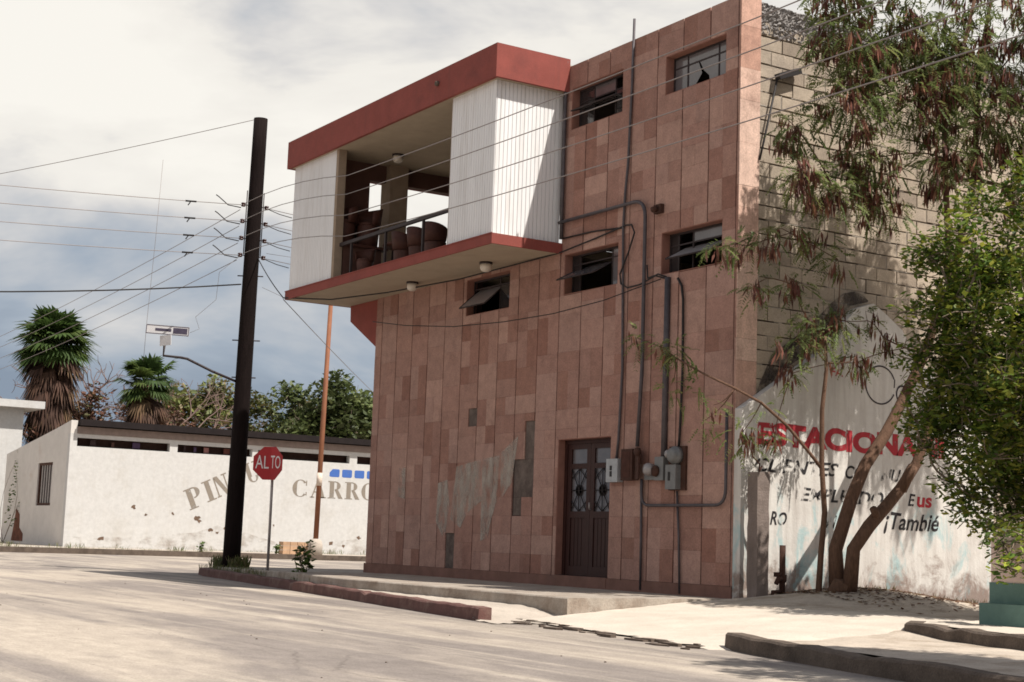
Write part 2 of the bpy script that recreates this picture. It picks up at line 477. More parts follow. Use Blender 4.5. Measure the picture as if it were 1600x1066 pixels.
# kerb line of the corner (world x, y), from cross street round the tip to the broken end
KERB = [(-17.0,6.0),(-17.05,2.0),(-17.0,.4),(-16.75,-.55),(-16.2,-1.15),(-15.2,-1.45),(-12.3,-1.9),(-9.0,-2.48),(-5.56,-3.08),(-2.5,-3.62),(0.35,-4.1)]
def kerb(name, line, z0, z1, wd, m, label=None):
    mb = MB(); n = len(line)
    L = [Vector((x, y, 0)) for x, y in line]
    sub = []
    for i in range(n-1):
        k = max(1, int((L[i+1]-L[i]).length/.25))
        for j in range(k): sub.append(L[i].lerp(L[i+1], j/k))
    sub.append(L[-1])
    V = []
    for i, p in enumerate(sub):
        t = (sub[min(i+1, len(sub)-1)]-sub[max(i-1, 0)]).normalized()
        q = Vector((-t.y, t.x, 0))
        j = R.uniform(-.009, .009); jz = R.uniform(-.014, .006) - (.03 if R.random() < .05 else 0)
        V += [p+q*(j-.012)+Vector((0,0,z0)), p+q*j+Vector((0,0,z1-.02+jz)), p+q*(j+.02)+Vector((0,0,z1+jz)), p+q*wd+Vector((0,0,z1+jz)), p+q*wd+Vector((0,0,z0))]
    Fs = []
    for i in range(len(sub)-1):
        for k in range(4):
            a = i*5+k
            Fs.append((a, a+1, a+6, a+5)[::-1])
    Fs.append((0,1,2,3,4)); e = (len(sub)-1)*5
    Fs.append((e+4,e+3,e+2,e+1,e))
    mb.add(V, Fs)
    ob = mb.build(name, m)
    tag(ob, kind='structure')
    return ob
kerb('kerb', KERB, -.30, -.12, .16, M_kerb)

# soil strip behind the kerb and rough strip before the step
def poly_sheet(mb, pts, z):
    mb.add([(x, y, z) for x, y in pts], [tuple(range(len(pts)))])
mb = MB()
poly_sheet(mb, [(-16.9,6),(-16.9,.4),(-16.6,-.5),(-16.1,-1.05),(-15.2,-1.33),(-12.3,-1.78),(-9,-2.36),(-6.2,-2.84),(-6.2,0.05),(-10.5,.05),(-10.5,6)], -.135)
struct('verge', mb, M_soil)
mb = MB()
def strip_z(x, y):
    t = min(1, max(0, (x+.75)/1.3))
    return -.139 - .13*t*t*(3-2*t) + R.uniform(-.006,.006)
def kerb_y(x): return -2.84-(x+6.2)*.178
grid(mb, -6.2, .9, -4.25, -.2, 71, 54, strip_z, keep=lambda x, y: y > kerb_y(x)-(.0 if x < .2 else .12))
struct('pavement_strip', mb, M_conc)
# raised pavement slab: level by the building, sinking towards the corner
mb = MB()
def slab_z(x):
    return 0.0 if x > -9 else -.09*min(1, (-9-x)/5)
xs = [-16.0,-15,-14,-13,-12,-11,-10.62,-9,-8,-7,-6,-5,-4,-3,-2,-1,0,.28]
def yfront(x): return -2.82 if x > -6.3 else (-2.82 + (-6.3-x)*.195 + R.uniform(-.02,.02))
prevf = None
V = []; Fs = []
for x in xs:
    yf = yfront(x); z = slab_z(x)
    yb = 4.0 if x < -10.6 else .02
    V += [(x, yf, -.32), (x, yf, z-.015), (x, yf+.015, z), (x, yb, z)]
for i in range(len(xs)-1):
    for k in range(3):
        a = i*4+k
        Fs.append((a, a+4, a+5, a+1))
e = (len(xs)-1)*4
V += [(.28, .02, -.32)]
Fs.append((e, len(V)-1, e+3, e+2, e+1))
mb.add(V, Fs)
struct('pavement', mb, M_step)

# driveway ramp and yard on the right
def edge_y(x): return -3.42 - .165*(x)
def drive_z(x, y):
    yf = edge_y(x)
    t = min(1, max(0, (y-yf)/(-.9-yf)))
    return -.262 + t*(.235)
def mound(x, y):
    d = ((x-1.05)/1.3)**2 + ((y-1.3)/1.8)**2
    return .24*math.exp(-d*1.2)
def sstep(a, b, x):
    t = min(1, max(0, (x-a)/(b-a))); return t*t*(3-2*t)
def yard_z(x, y):
    b = drive_z(x, y) - .022
    side = -.15 + .10*sstep(-1.2, -.2, y)
    b = b + (side-b)*sstep(4.72, 5.4, x)
    return b + mound(x, y) + .005*math.sin(7*x+3*y)*math.sin(5*y-2*x)
mb = MB()
grid(mb, .285, 4.75, -4.3, -.2, 45, 41, lambda x, y: drive_z(x, max(y, edge_y(x)+R.uniform(-.03,.03))) + R.uniform(-.004,.004) - .035*max(0, min(1, (x-4.45)/.3)), keep=lambda x, y: y > edge_y(x)+.03*math.sin(9*x))
M_drive = mat('driveway_concrete', (.52,.455,.385), .92, .12, 2, .4, 60, dirt=(.40,.345,.285), dscale=1.1, dlo=.48, dhi=.8, speck=.14)
struct('driveway', mb, M_drive)
M_yard = mat('sandy_yard', (.43,.365,.30), .97, .2, 3, .6, 45, speck=.2, sscale=40, dirt=(.25,.195,.145), dscale=1.6, dlo=.5, dhi=.7)
mb = MB()
grid(mb, .17, 14, -4.9, 9, 150, 130, yard_z, keep=lambda x, y: (y > -3.9-.22*(x-4.6) if x > 4.6 else y > edge_y(x)+.35))
struct('yard', mb, M_yard)
mb = MB()
KR = [(4.55,-3.95),(5.2,-4.2),(6.4,-4.52),(8.0,-4.9),(14.0,-6.4)]
kerb('kerb', [(x, y) for x, y in KR], -.31, -.13, .16, M_kerbgrey)
kerb('kerb', [(4.35,-1.35),(4.65,-1.72),(6.9,-2.42),(12.0,-4.0)], -.2, -.02, .18, M_kerbgrey)
mb = MB(); poly_sheet(mb, [(4.4,-1.3),(4.72,-1.62),(6.95,-2.3),(12,-3.85),(12,-.74),(4.9,-.74)], -.026)
struct('pavement', mb, M_drive)
# broken crust where the driveway meets the road
mb = MB()
for k in range(46):
    x = R.uniform(-.1, 4.6); y = edge_y(x)+R.uniform(-.28,.06); s = R.uniform(.03,.12)
    a = R.uniform(0, 6.28)
    P = []
    m_ = R.randint(5, 7)
    for q in range(m_):
        th = a+q*6.283/m_; rr = s*R.uniform(.6,1.2)
        P.append((x+rr*math.cos(th)*1.7, y+rr*math.sin(th)*.7, -.29))
    mb.prism(P, (0,0,.014+R.uniform(0,.03)))
tag(mb.build('road_rubble', M_kerbgrey), 'loose broken concrete crust along the cracked edge between driveway and road', 'rubble', kind='stuff')

# far side of the cross street
mb = MB(); poly_sheet(mb, [(-38.35,-60),(-38.35,100),(-47,100),(-47,3.9),(-70,3.9),(-70,-60)][::-1], -.10)
mb2 = MB(); mb2.add([(-38.35,-60,-.10),(-38.35,100,-.10),(-60,100,-.10),(-60,-60,-.10)], [(0,1,2,3)])
struct('pavement', mb2, M_conc)
kerb('kerb', [(-38.2,60),(-38.2,-60)][::-1], -.30, -.09, .16, M_kerbgrey) if False else None
mb = MB(); mb.box((-38.36,-60,-.33),(-38.18,100,-.085))
struct('kerb', mb, M_kerbgrey)

# ------------------------------------------------------------------ wall helper (wall in the plane y=const or x=const with rectangular holes)
def holed_wall(mb, axis, front, back, u0, u1, v0, v1, holes, col=None):
    us = sorted(set([u0, u1] + [h[i] for h in holes for i in (0, 1)])); us = [u for u in us if u0 <= u <= u1]
    vs = sorted(set([v0, v1] + [h[i] for h in holes for i in (2, 3)])); vs = [v for v in vs if v0 <= v <= v1]
    def P(u, v, d): return (u, d, v) if axis == 'y' else (d, u, v)
    solid = {}
    for i in range(len(us)-1):
        for j in range(len(vs)-1):
            uc = (us[i]+us[i+1])/2; vc = (vs[j]+vs[j+1])/2
            solid[i, j] = not any(h[0] < uc < h[1] and h[2] < vc < h[3] for h in holes)
    for (i, j), s in solid.items():
        if not s: continue
        a, b, c, d = us[i], us[i+1], vs[j], vs[j+1]
        mb.add([P(a,c,front),P(b,c,front),P(b,d,front),P(a,d,front)], [(0,1,2,3)], col)
        mb.add([P(a,c,back),P(b,c,back),P(b,d,back),P(a,d,back)], [(3,2,1,0)], col)
        for di, dj, q in ((-1,0,[(a,c),(a,d)]),(1,0,[(b,c),(b,d)]),(0,-1,[(a,c),(b,c)]),(0,1,[(a,d),(b,d)])):
            if not solid.get((i+di, j+dj), False):
                (ua,va),(ub,vb) = q
                mb.add([P(ua,va,front),P(ub,vb,front),P(ub,vb,back),P(ua,va,back)], [(0,1,2,3)], col)
def sub_rect(rects, h):
    out = []
    for (a, b, c, d) in rects:
        if h[1] <= a or h[0] >= b or h[3] <= c or h[2] >= d:
            out.append((a, b, c, d)); continue
        if h[0] > a: out.append((a, h[0], c, d))
        if h[1] < b: out.append((h[1], b, c, d))
        a2, b2 = max(a, h[0]), min(b, h[1])
        if h[2] > c: out.append((a2, b2, c, h[2]))
        if h[3] < d: out.append((a2, b2, h[3], d))
    return [r for r in out if r[1]-r[0] > .012 and r[3]-r[2] > .012]

# ------------------------------------------------------------------ the corner building
B = thing('corner_building', 'tall pink stone clad corner building with red roofed white balcony', 'building', (-5.3, 0, 0))
XL = -10.6; XT = -4.30; ZT = 8.24; ZS = 5.2
WIN = {'a': (-4.10,-2.72,7.17,7.86), 'b': (-1.67,-.30,7.18,7.77), 'c': (-1.68,-.32,4.52,5.14), 'd': (-4.17,-2.73,4.52,5.17), 'e': (-7.20,-5.78,4.50,5.14)}
DOOR = (-4.19,-2.79,.17,2.25)
upper = (XL-1, XT, ZS, 99)
wholes = list(WIN.values()) + [DOOR]
wall = MB()
holed_wall(wall, 'y', .0, .30, XL, -.01, 0, ZT-.02, wholes+[upper])
wall_o = wall.build('facade_backing', mat('groove_dark', (.032,.016,.014), .95, .3, 20, .3, 60), B)

# cladding tiles: one mesh, narrow pairs between dark grooves
missing = [(-6.98,-6.68,2.57,2.88),(-5.16,-4.87,1.97,2.58),(-5.47,-4.87,1.36,1.97),(-5.47,-5.2,1.07,1.36),(-7.60,-7.31,.16,.76)]
pal = [(.34,.202,.162),(.325,.187,.148),(.375,.23,.184),(.315,.18,.144),(.345,.211,.172),(.29,.16,.126)]
drk = [(.258,.132,.10),(.27,.142,.108),(.245,.122,.092),(.285,.152,.118)]
tiles = MB()
G = .605
k = 0
edges = []
x = -.045
while x > XL+.05:
    edges.append(x); x -= G
cols_ = []
prev = -.002
bounds = [-.002] + edges + [XL]
def put_tile(a, b, z, z1, col):
    rects = [(a+R.uniform(-.004,.003), b+R.uniform(-.003,.004), z+.0015, z1-.0005)]
    for hh in wholes+[upper]+missing:
        rects = sub_rect(rects, hh)
    d = R.uniform(0, .003)
    for (p, q, r0, r1) in rects:
        tiles.box((p, -.022-d, r0), (q, .0005, r1), col)
def shade(c):
    f = R.uniform(.94, 1.06); return tuple(v*f for v in c)
for i in range(len(bounds)-1):
    hi_, lo_ = (bounds[i]-.0125 if i else bounds[i]), bounds[i+1]+.0125
    wide = hi_-lo_ > .35
    mid = (hi_+lo_)/2
    z = .16
    while z < ZT:
        z1 = min(z + R.choice([.3,.3,.3,.45,.6]), ZT)
        cp = shade(R.choice(pal))
        if wide and R.random() < .42:
            # the pair is cut into two narrow stones, one of them often redder
            dk = R.random() < .55
            cc_ = [shade(R.choice(drk)) if dk else shade(R.choice(pal)), cp]
            if R.random() < .5: cc_.reverse()
            put_tile(lo_, mid-.0005, z, z1, cc_[0]); put_tile(mid+.0005, hi_, z, z1, cc_[1])
        else:
            if R.random() < .04: cp = shade(R.choice(drk))
            put_tile(lo_, hi_, z, z1, cp)
        z = z1
# the sunlit return of the cladding on the side face, 0.34 m deep; sunlight is raised into its tile colours
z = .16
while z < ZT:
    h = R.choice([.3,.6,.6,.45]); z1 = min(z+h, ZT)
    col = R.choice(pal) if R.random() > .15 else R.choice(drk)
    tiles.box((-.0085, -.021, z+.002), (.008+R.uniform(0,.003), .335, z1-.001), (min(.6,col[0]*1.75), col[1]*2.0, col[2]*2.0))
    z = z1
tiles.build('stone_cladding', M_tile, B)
for (a, b, c, d) in missing:
    mb = MB(); mb.box((a+.003,-.006,c+.002), (b-.003,-.0006,d-.002)); mb.build('bare_cement', M_grout, B)
# plinth and coping
mb = MB()
mb.box((XL-.01,-.05,-.02), (DOOR[0]-.0,-.0005,.158)); mb.box((DOOR[1],-.05,-.02), (.01,-.0005,.158))
mb.box((DOOR[0]+.002,-.06,-.02), (DOOR[1]-.002,.20,.166))
mb.build('plinth', mat('plinth_stone', (.19,.10,.078), .9, .25, 4, .4, 50, dirt=(.16,.09,.075), dscale=1.5), B)
# window reveals in tile colour
M_reveal = mat('reveal_stone', (.26,.125,.095), .9, .2, 5, .3, 60)
for (a, b, c, d) in list(WIN.values())+[DOOR]:
    dr = (a, b, c, d) == DOOR
    mb = MB()
    P0 = [(a,-.018,c),(b,-.018,c),(b,-.018,d),(a,-.018,d)]; e = .012
    P1 = [(a+e,-.018,c+(0 if dr else e)),(b-e,-.018,c+(0 if dr else e)),(b-e,-.018,d-e),(a+e,-.018,d-e)]
    V = P0+P1+[(x,.18,z) for x, y, z in P0]+[(x,.18,z) for x, y, z in P1]
    Fs = []
    for k in range(4):
        if dr and k == 0: continue
        j = (k+1) % 4
        Fs += [(k, j, 4+j, 4+k), (4+k, 4+j, 12+j, 12+k), (8+k, 12+k, 12+j, 8+j), (k, 8+k, 8+j, j)]
    mb.add(V, Fs)
    mb.build('opening_reveal', M_reveal, B)

# side block wall: real blocks with open joints
mb = MB(); mb.box((-.34,.34,-.1), (-.06,9.5,8.22)); mb.build('side_wall_core', M_deep, B)
blk = MB(); mort = MB()
bz = -.05; row = 0
BH, BL = .2, .41
while bz < 7.85:
    y = .345 - (BL/2 if row % 2 else 0)
    while y < 9.5:
        a = max(y, .345); b_ = min(y+BL-.016, 9.5)
        if b_-a > .03:
            g = R.uniform(.86, 1.1)
            off = R.uniform(-.004, .004)
            base = (.385,.318,.25) if R.random() > .1 else (.29,.235,.185)
            jz_ = R.uniform(-.004,.004); blk.box((-.10, a, bz+jz_), (-.012+off, b_+R.uniform(-.007,.004), bz+BH-(.021 if bz > 4.4 else .016)+R.uniform(-.006,.003)), tuple(c*g for c in base))
        yy = y+BL-.014
        if .35 < yy < 9.4:
            if R.random() < (.55 if bz > 4.6 else .75): mort.box((-.09, yy-.002, bz-.002), (-.020, yy+.016, bz+BH-.01))
        y += BL
    # bed joint filled in stretches
    y = .345
    while y < 9.4:
        ln = R.uniform(.04, .3)
        if R.random() < (.38 if bz > 4.6 else .62): mort.box((-.09, y, bz+BH-.0135), (-.019+R.uniform(-.006,.004), min(y+ln, 9.45), bz+BH+.0005))
        y += ln
    bz += BH; row += 1
blk.build('side_block_wall', M_block, B)
mort.build('mortar_joints', M_mortar, B)
# rough rendered band at the top
mb = MB()
ny, nz_ = 460, 26
V = []; Fs = []
for j in range(nz_+1):
    for i in range(ny+1):
        y = .345+9.1*i/ny
        zt = 8.22 - .0*y
        zb = 7.66 + .12*math.sin(1.3*y) + .03*math.sin(5*y)
        z = zb + (zt-zb)*j/nz_
        edge = 0 if 0 < j < nz_ else -.05
        V.append((-.005 + R.choice([-.028,-.012,0,.01,.018]) + R.uniform(-.01,.01) + edge, y, z+R.uniform(-.01,.01)))
for j in range(nz_):
    for i in range(ny):
        a = j*(ny+1)+i
        Fs.append((a, a+1, a+ny+2, a+ny+1))
mb.add(V, Fs)
mb.build('rough_render_band', M_rubble, B)
# enclosing walls, floors and roof
mb = MB()
mb.box((XL,.301,-.05), (XL+.2,9.3,ZS)); mb.box((XL+.2,9.3,-.05), (-.34,9.5,ZT-.25)); mb.box((XT,.301,ZS+.16), (XT+.15,9.3,ZT-.25))
mb.box((XT,.301,ZT-.25), (-.34,9.5,ZT-.08)); mb.box((XL+.21,.32,-.04), (-.345,9.3,.02)); 
mb.build('inner_walls', M_inner, B)

# windows
def window(key, panes, sash):
    a, b, c, d = WIN[key]
    a += .013; b -= .013; c += .013; d -= .013
    y0 = .12; t = .03
    fr = MB()
    fr.box((a,y0,c), (a+t,y0+t,d)); fr.box((b-t,y0,c), (b,y0+t,d)); fr.box((a+t,y0,c), (b-t,y0+t,c+t)); fr.box((a+t,y0,d-t), (b-t,y0+t,d))
    for u in panes['v']:
        xx = a+(b-a)*u; fr.box((xx-.011,y0+.003,c+t), (xx+.011,y0+t-.003,d-t))
    for v in panes['h']:
        zz = c+(d-c)*v; fr.box((a+t,y0+.005,zz-.011), (b-t,y0+t-.005,zz+.011))
    f = fr.build('window', M_frame, B)
    for (u0, u1, v0, v1, m) in panes['g']:
        g = MB(); g.box((a+(b-a)*u0,y0+.012,c+(d-c)*v0), (a+(b-a)*u1,y0+.016,c+(d-c)*v1)); g.build('pane', m, f)
    for (u0, u1, vh, ln, ang, m) in sash:
        # pivoting sash: hinged at height vh, swung outwards by ang
        zz = c+(d-c)*vh; L = (d-c)*ln
        dy, dz = -math.sin(ang), -math.cos(ang)
        x0, x1 = a+(b-a)*u0, a+(b-a)*u1
        g = MB()
        T = .35
        pt = lambda x, s_: Vector((x, y0-.0+dy*L*s_, zz+dz*L*s_))
        nn = Vector((0, -dz, dy))*.004
        P = [pt(x0,-T), pt(x1,-T), pt(x1,1), pt(x0,1)]
        g.prism([p for p in P], nn)
        g.build('sash_glass', m, f)
        e = MB()
        for p, q in ((P[0],P[1]),(P[1],P[2]),(P[2],P[3]),(P[3],P[0])):
            e.tube([p+nn*.5, q+nn*.5], .013, 4)
        e.build('sash_frame', M_frame, f)
    return f
g_ = M_pane; gl = M_panelight; gd = M_panedark
rad = math.radians
window('a', dict(v=[.3,.72], h=[.68], g=[(.02,.3,.02,.98,gd),(.3,.72,.68,.98,g_),(.72,.98,.02,.68,gd)]), [(.08,.93,.52,.38,rad(72),g_)])
window('b', dict(v=[.24,.76], h=[.70], g=[(.02,.24,.02,.98,g_),(.24,.76,.70,.98,g_),(.76,.98,.02,.98,g_)]), [])
window('c', dict(v=[.16,.40], h=[.70], g=[(.02,.16,.02,.98,gd),(.40,.98,.70,.98,g_)]), [(.18,.96,.55,.50,rad(60),gl)])
window('d', dict(v=[.16,.76], h=[.75], g=[(.02,.16,.02,.98,gd),(.76,.98,.02,.98,g_)]), [(.03,.72,.60,.58,rad(62),g_)])
window('e', dict(v=[.62], h=[.75], g=[(.62,.98,.02,.75,gd)]), [(.02,.62,.62,.66,rad(48),gl)])
# broken pane of the upper right window
a, b, c, d = WIN['b']
mb = MB()
mb.prism([(-1.33,.133,7.20),(-1.33,.133,7.58),(-1.10,.133,7.58),(-1.02,.133,7.40),(-1.15,.133,7.27),(-1.05,.133,7.20)], (0,.004,0))
mb.prism([(-1.07,.133,7.58),(-.66,.133,7.58),(-.66,.133,7.26),(-.84,.133,7.23),(-.86,.133,7.33),(-.98,.133,7.43)], (0,.004,0))
o = mb.build('broken_pane', M_pane, B); tag(o, 'cracked grey pane with a jagged dark hole')

# door
a, b, c, d = DOOR
a += .013; b -= .013; d -= .013; c += .002
dm = MB(); y0 = .10
dm.box((a,y0,c),(a+.07,y0+.08,d)); dm.box((b-.07,y0,c),(b,y0+.08,d)); dm.box((a+.07,y0,d-.06),(b-.07,y0+.08,d))
mid = (a+b)/2
door = dm.build('door', M_wood, B)
for (x0, x1) in ((a+.072, mid-.003), (mid+.003, b-.072)):
    lm = MB()
    zb, z1, z2, zt = c+.0, c+.92, c+1.66, d-.062
    lm.box((x0,y0+.015,zb),(x0+.10,y0+.06,zt)); lm.box((x1-.10,y0+.015,zb),(x1,y0+.06,zt))
    for (za, zb2) in ((zb,zb+.14),(z1-.05,z1+.05),(z2-.04,z2+.04),(zt-.08,zt)):
        lm.box((x0+.10,y0+.016,za),(x1-.10,y0+.059,zb2))
    lm.box((x0+.10,y0+.035,zb+.14),(x1-.10,y0+.05,z1-.05))
    n_ = 4
    for q in range(n_):
        xa = x0+.11+(x1-x0-.22)*q/n_; lm.box((xa+.006,y0+.026,zb+.15),(xa+(x1-x0-.22)/n_-.006,y0+.0345,z1-.06))
    leaf = lm.build('door_leaf', M_wood, B) if False else lm.build('leaf', M_wood, door)
    gm = MB(); gm.box((x0+.10,y0+.042,z1+.05),(x1-.10,y0+.046,z2-.04)); gm.box((x0+.10,y0+.042,z2+.04),(x1-.10,y0+.046,zt-.08))
    gm.build('door_glass', M_pane, door)
    ir = MB(); xa, xb = x0+.10, x1-.10; xm = (xa+xb)/2; yy = y0+.024
    for (p, q) in (((xa,z1+.05),(xb,z2-.04)),((xb,z1+.05),(xa,z2-.04)),((xm,z1+.05),(xm,z2-.04)),((xa,(z1+z2)/2),(xb,(z1+z2)/2)),((xa,z1+.2),(xm,z1+.05)),((xb,z1+.2),(xm,z1+.05)),((xa,z2-.2),(xm,z2-.04)),((xb,z2-.2),(xm,z2-.04))):
        ir.tube([(p[0],yy,p[1]),(q[0],yy,q[1])], .008, 5)
    ir.lathe((xm,yy-.004,(z1+z2)/2), [(.09,0),(.09,.008),(.075,.008),(.075,0)], 18, (0,1,0))
    ir.build('grille', M_grille, door)
hm = MB(); hm.tube([(mid+.05,y0+.01,c+1.0),(mid+.05,y0-.03,c+1.0),(mid+.05,y0-.03,c+1.1)], .01, 6)
hm.build('door_handle', M_steelpole, door)

# ---- balcony
BX0, BX1, BY0 = -12.0, -4.24, -1.34
ZF = 5.36
mb = MB(); mb.box((BX0+.03,BY0+.03,ZS), (XT-.001,9.0,ZF-.004)); mb.box((XT-.001,BY0+.03,ZS), (BX1-.03,-.024,ZF-.004))
mb.build('balcony_slab', M_soffit, B)
mb = MB(); mb.box((BX0,BY0,ZS-.006), (BX1,BY0+.03,ZF)); mb.box((BX1-.03,BY0+.0305,ZS-.006), (BX1,-.026,ZF)); mb.box((BX0,BY0+.0305,ZS-.006), (BX0+.03,9.0,ZF))
mb.box((BX0-.0,BY0-.012,ZF-.012),(BX1+.012,BY0-.0005,ZF+.006)) 
mb.build('slab_edge', M_red, B)
# roof with deep red fascia
FX0, FX1, FY0, FZ0, FZ1 = -12.07, -4.17, -1.41, 7.83, 8.36
mb = MB()
L_ = [(FX0,FY0),(FX1,FY0),(FX1,-.026),(XT-.002,-.026),(XT-.002,9.0),(FX0,9.0)]
for i in range(len(L_)):
    p, q = L_[i], L_[(i+1) % len(L_)]
    dx, dy = q[0]-p[0], q[1]-p[1]; l = math.hypot(dx, dy); nx, ny_ = -dy/l*.06, dx/l*.06
    if i in (2, 3, 4): continue
mb.box((FX0,FY0,FZ0-.012), (FX1,FY0+.06,FZ1)); mb.box((FX1-.06,FY0+.0605,FZ0-.012), (FX1,-.026,FZ1)); mb.box((FX0,FY0+.0605,FZ0-.012), (FX0+.06,9.0,FZ1))
mb.build('fascia', M_red, B)
mb = MB(); mb.box((FX0+.0605,FY0+.0605,FZ0), (XT-.003,9.0,FZ1-.05)); mb.box((XT-.003,FY0+.0605,FZ0), (FX1-.0605,-.026,FZ1-.05))
mb.build('terrace_roof', M_soffit, B)
mb = MB(); mb.lathe((-6.02,FY0-.0,8.13), [(.04,0),(.045,-.02),(.04,-.05),(.02,-.055)], 12, (0,1,0)); mb.build('spout_cap', M_kerbgrey, B)
# ribbed white panels
def ribbed(mb, p0, p1, z0, z1, out, pitch=.075, dep=.016):
    p0, p1, out = Vector(p0), Vector(p1), Vector(out)
    L = (p1-p0).length; n = max(1, round(L/pitch)); d = (p1-p0)/n
    prof = []
    for i in range(n):
        for f, o_ in ((0,0),(.12,0),(.16,-dep),(.24,-dep),(.28,0)):
            prof.append(p0 + d*(i+f) + out*o_)
    prof.append(p1.copy())
    V = []
    for q in prof:
        V += [(q.x,q.y,z0),(q.x,q.y,z1)]
    Fs = [(2*i, 2*i+2, 2*i+3, 2*i+1) for i in range(len(prof)-1)]
    b = len(V)
    # closed back
    bk = -out*.05
    e0, e1 = p0+bk, p1+bk
    V += [(e0.x,e0.y,z0),(e0.x,e0.y,z1),(e1.x,e1.y,z0),(e1.x,e1.y,z1)]
    l = 2*(len(prof)-1)
    Fs += [(b, b+1, b+3, b+2), (0, 1, b+1, b), (l, b+2, b+3, l+1)]
    mb.add(V, Fs)
PX, PY = -4.345, -1.285
mb = MB()
ribbed(mb, (-5.72,PY,0), (PX-.052,PY,0), ZF+.001, FZ0-.001, (0,-1,0)); ribbed(mb, (PX,PY,0), (PX,-.03,0), ZF+.001, FZ0-.001, (1,0,0))
mb.build('balcony_panel', M_white_panel, B)
mb = MB()
ribbed(mb, (-11.94,PY,0), (-10.07,PY,0), ZF+.001, FZ0-.001, (0,-1,0))
mb.build('balcony_panel', M_white_panel, B)
mb = MB(); mb.box((-10.068,PY+.002,ZF+.001),(-9.97,PY+.16,FZ0-.001)); mb.build('panel_post', M_column, B)
mb = MB(); mb.box((-5.83,PY+.055,ZF+.001),(-5.725,PY+.2,FZ0-.001))
mb.build('panel_post', M_column, B)
mb = MB()
holed_wall(mb, 'x', -10.6, -10.75, PY+.06, 8.9, ZF+.001, FZ0-.001, [(-.30,6.5,5.0,7.50)])
mb.build('terrace_wall', M_brown_wall, B)
mb = MB(); mb.box((-10.80,.05,ZF+.001),(-10.42,.44,FZ0-.001)); mb.build('terrace_column', M_column, B)
# soffit beam and bracket at the left corner
mb = MB(); mb.prism([(-11.80,.0,ZS-.007),(-11.78,.0,4.88),(XL-.001,.0,4.26),(XL-.001,.0,ZS-.007)], (0,.16,0)); mb.build('corbel', M_red, B)
# railing
mb = MB()
yr = -1.16
mb.box((-9.96,yr-.03,5.985),(-5.84,yr+.03,6.045)); 
for x in (-9.5,-8.15,-6.78): mb.box((x-.02,yr-.02,ZF),(x+.02,yr+.02,5.985))
mb.build('railing', M_frame, B)
# lamps
def dome_lamp(x, y, z, m):
    mb = MB(); mb.lathe((x,y,z), [(.11,0),(.11,-.03),(.10,-.035)], 18); o = mb.build('ceiling_lamp', M_frame, B)
    g = MB(); g.lathe((x,y,z-.034), [(.095,0),(.10,-.05),(.085,-.10),(.05,-.125),(.01,-.13)], 18); g.build('lamp_glass', M_lampglass, o)
dome_lamp(-8.37,-.47,ZS,0); dome_lamp(-5.75,-.52,ZS,0); dome_lamp(-9.61,-.23,FZ0,0)
mb = MB(); mb.box((-1.80,-.09,5.43),(-1.63,-.027,5.56)); mb.tube([(-1.72,-.09,5.5),(-1.72,-.17,5.47)], .045, 10); mb.build('junction_box', M_rustdark, B)
# lamp arm on the block wall
mb = MB(); mb.tube([(.03,.32,5.95),(.05,.37,6.2),(.06,.60,7.16)], .016, 6); mb.obox((.08,.78,7.24), (.0,.20,.08), (.05,0,0), (0,-.016,.04))
mb.build('lamp_arm', M_cable, B)
# faded whitewash over painted-out graffiti
M_smear = wornmat('faded_whitewash', (.47,.41,.355), 3.2, .38, .72, (1.5,1,.7), maxa=.85)
for P in ([(-7.95,.95),(-7.92,1.62),(-7.6,1.68),(-7.5,1.25),(-7.62,.62)], [(-7.45,1.0),(-7.3,1.9),(-6.5,2.0),(-6.45,1.3),(-6.9,1.1),(-7.1,.85)],
          [(-6.42,.64),(-6.45,2.0),(-5.9,2.05),(-5.95,1.3),(-6.1,1.0),(-6.2,.7)], [(-5.85,1.3),(-5.85,2.1),(-5.35,2.35),(-5.5,1.6)],[(-9.4,1.4),(-9.4,1.92),(-9.15,1.92),(-9.13,1.35)]):
    mb = MB(); mb.prism([(x,-.030,z) for x, z in P], (0,.003,0)); mb.build('paint_smear', M_smear, B)

# ------------------------------------------------------------------ pipes, cables and meters on the front
def arc(p, c, q, n=6):
    p, c, q = Vector(p), Vector(c), Vector(q)
    return [p*(1-t)**2 + c*2*t*(1-t) + q*t*t for t in [i/n for i in range(n+1)]]
def pipe(name, pts, r, m, label, cat='pipe', n=8, group=None):
    mb = MB(); mb.tube(pts, r, n)
    o = mb.build(name, m, None, loc=pts[0]); tag(o, label, cat, group); return o
yc = -.055
pipe('conduit', [(-2.43,yc,8.55),(-2.45,yc,7.5),(-2.50,yc,6.3),(-2.55,yc,5.9),(-2.58,yc,5.36)]+[(-2.51,yc,3.2),(-2.56,yc,2.2),(-2.60,yc,1.9)], .02, M_conduit, 'thin dark conduit running the whole height from parapet to pale meter box')
pipe('conduit', [(-4.27,yc-.03,5.69)]+[(-2.5,yc-.03,5.69)]+arc((-2.3,yc-.03,5.69),(-2.01,yc-.03,5.69),(-2.0,yc-.03,5.42))+[(-1.99,yc-.03,3.17),(-2.06,yc-.03,2.06)], .028, M_conduit, 'grey conduit leaving the balcony side level then bending down to rusty box')
pipe('conduit', [(-1.98,yc,1.6),(-1.96,yc,.8),(-1.95,yc,.03)], .018, M_conduit, 'thin dark pipe from rusty box down to the plinth beside the door')
pipe('conduit', [(-1.47,yc,4.46),(-1.47,yc,3.1),(-1.47,yc,1.87)], .045, M_conduit, 'thickest grey riser pipe below right lower window ending at glass meter')
pipe('conduit', [(-1.24,yc,4.42),(-1.15,yc,4.3),(-1.11,yc,4.1),(-1.09,yc,3.1),(-1.12,yc,2.3),(-1.14,yc,2.03)], .018, M_cable, 'thin black riser with small weatherhead feeding the tall round meter')
